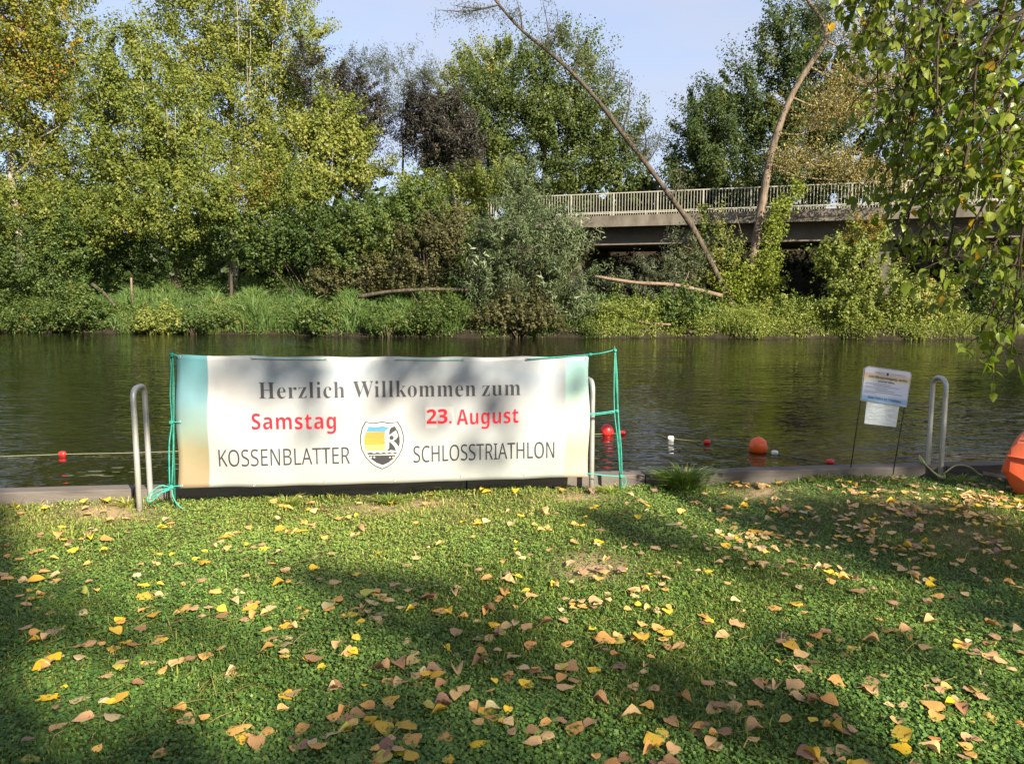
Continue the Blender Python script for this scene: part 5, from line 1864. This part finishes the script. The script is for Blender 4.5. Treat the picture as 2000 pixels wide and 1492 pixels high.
def build_fallen():
    r_ = random.Random(33)
    fm = fallen_mat()
    protos = []
    for i, (w, cu, be) in enumerate([(.84, .2, .10), (.80, .7, .25), (.76, 1.6, .35), (.66, 2.6, .2), (.88, -.6, .45), (.78, -1.1, .9)]):
        me = poplar_leaf_mesh('fallen_leaf', w, cu, be)
        for vv in list(me.vertices)[:21]:                     # worn, wavy margins
            if vv.index % 3 != 1:
                vv.co.x *= r_.uniform(.86, 1.08)
                vv.co.z += r_.uniform(-.05, .05)
            vv.co.y += r_.uniform(-.03, .03)
            vv.co.z += .02 * math.sin(vv.co.y * 9 + i)
        me.materials.append(fm)
        protos.append(me)
    pts = []
    for tok in KNOWN.split():
        x, y, c = tok.split(',')
        pts.append((float(x), float(y), SHORT[c], r_.uniform(.062, .092)))
    tries = 0
    while len(pts) < 1350 and tries < 200000:
        tries += 1
        # uniform over the ground, thinned by how much lies there
        gy = r_.uniform(2.3, 6.2)
        gx = r_.uniform(-1, 1) * .7 * gy
        if r_.random() < .42:                                  # drifts: next to one already down
            q_ = PG(*r_.choice(pts)[:2])
            gx, gy = q_.x + r_.gauss(0, .07), q_.y + r_.gauss(0, .06)
            if gy < 2.3: continue
        px, py = to_px(gx, gy, 0)
        if not (-30 < px < 2030 and py < 1510): continue
        if gy > quay_y(gx) - .03: continue
        if r_.random() > ground_density(px, py) / 1.6: continue
        if px < 1300:
            c = r_.choices(['yellow', 'bright yellow', 'pale tan', 'orange tan', 'brown', 'mauve brown', 'cream', 'greenish yellow'], [14, 4, 32, 27, 14, 3, 5, 2])[0]
        else:
            c = r_.choices(['yellow', 'bright yellow', 'pale tan', 'orange tan', 'brown', 'mauve brown', 'cream', 'greenish yellow'], [7, 2, 36, 26, 21, 4, 3, 1])[0]
        pts.append((px, py, c, r_.uniform(.036, .072)))
    items = []
    for px, py, c, s in pts:
        g = PG(px, py)
        z = float(lawn_z(np.array([g.x]), np.array([g.y]))[0])
        k = r_.choices(range(6), [30, 24, 14, 8, 14, 10])[0]
        yaw = r_.uniform(0, 2 * math.pi)
        if r_.random() < .5: flip = math.pi
        else: flip = 0
        M = (Matrix.Translation((g.x, g.y, z + r_.uniform(.024, .040))) @ Matrix.Rotation(yaw, 4, 'Z') @ Matrix.Rotation(R(r_.gauss(0, 8)), 4, 'X')
             @ Matrix.Rotation(R(r_.gauss(0, 9)) + 0 * flip, 4, 'Y') @ Matrix.Scale(s, 4) @ Matrix.Translation((0, -.45, 0)))
        items.append([px, py, c, s, k, M, s / (g.y + .3)])
    items.sort(key=lambda q: -q[6])
    big, rest = items[:298], items[298:]
    labs = []
    for q in big:
        land = next(t for x, t in LAND if q[0] < x)
        row = next(t for y, t in ROWS if q[1] < y)
        labs.append([f'{SHAPES[q[4]]} {q[2]} leaf {row} {land}', q])
    from collections import defaultdict
    by = defaultdict(list)
    for l, q in labs: by[l].append(q)
    ORD = ['leftmost', 'second-leftmost', 'third-leftmost', 'fourth-leftmost', 'fifth-leftmost', 'sixth-leftmost']
    final = {}
    for l, qs in by.items():
        if len(qs) == 1:
            final[id(qs[0])] = l
        else:
            qs.sort(key=lambda q: q[0])
            for i, q in enumerate(qs):
                final[id(q)] = (ORD[i] if i < len(qs) - 1 else 'rightmost') + ' ' + l
    for q in big:
        o = bpy.data.objects.new('fallen_leaf', protos[q[4]])
        COL.objects.link(o)
        o.matrix_world = q[5]
        c = COLS[q[2]]
        j = r_.uniform(.85, 1.12)
        o.color = (min(1, c[0] * j * r_.uniform(.95, 1.05)), min(1, c[1] * j * r_.uniform(.93, 1.07)), min(1, c[2] * j), 1)
        tag(o, final[id(q)], 'leaf', 'fallen poplar leaves on the lawn')
    VV, TT = [], []
    tone = {'cream': .02, 'pale tan': .18, 'orange tan': .36, 'yellow': .55, 'bright yellow': .6, 'greenish yellow': .5, 'brown': .78, 'mauve brown': .97}
    for q in rest:
        me = protos[q[4]]
        for f in me.polygons:
            VV.append([tuple(q[5] @ me.vertices[j].co) for j in f.vertices])
        TT += [min(1, max(0, tone[q[2]] + r_.uniform(-.04, .04)))] * len(me.polygons)
    o = np_mesh('leaf_litter', np.array(VV).reshape(-1, 3), 4, TT, FOL['litter'])
    tag(o, 'smaller fallen leaves scattered over the lawn', 'leaf litter', kind='stuff')


FOL['litter'] = foliage('leaf_litter_colours', [(0, (.50, .40, .22)), (.18, (.48, .33, .165)), (.36, (.57, .31, .10)), (.55, (.66, .43, .035)), (.62, (.66, .46, .03)), (.78, (.32, .20, .11)), (1, (.25, .15, .12))], trans=.15)
build_fallen()
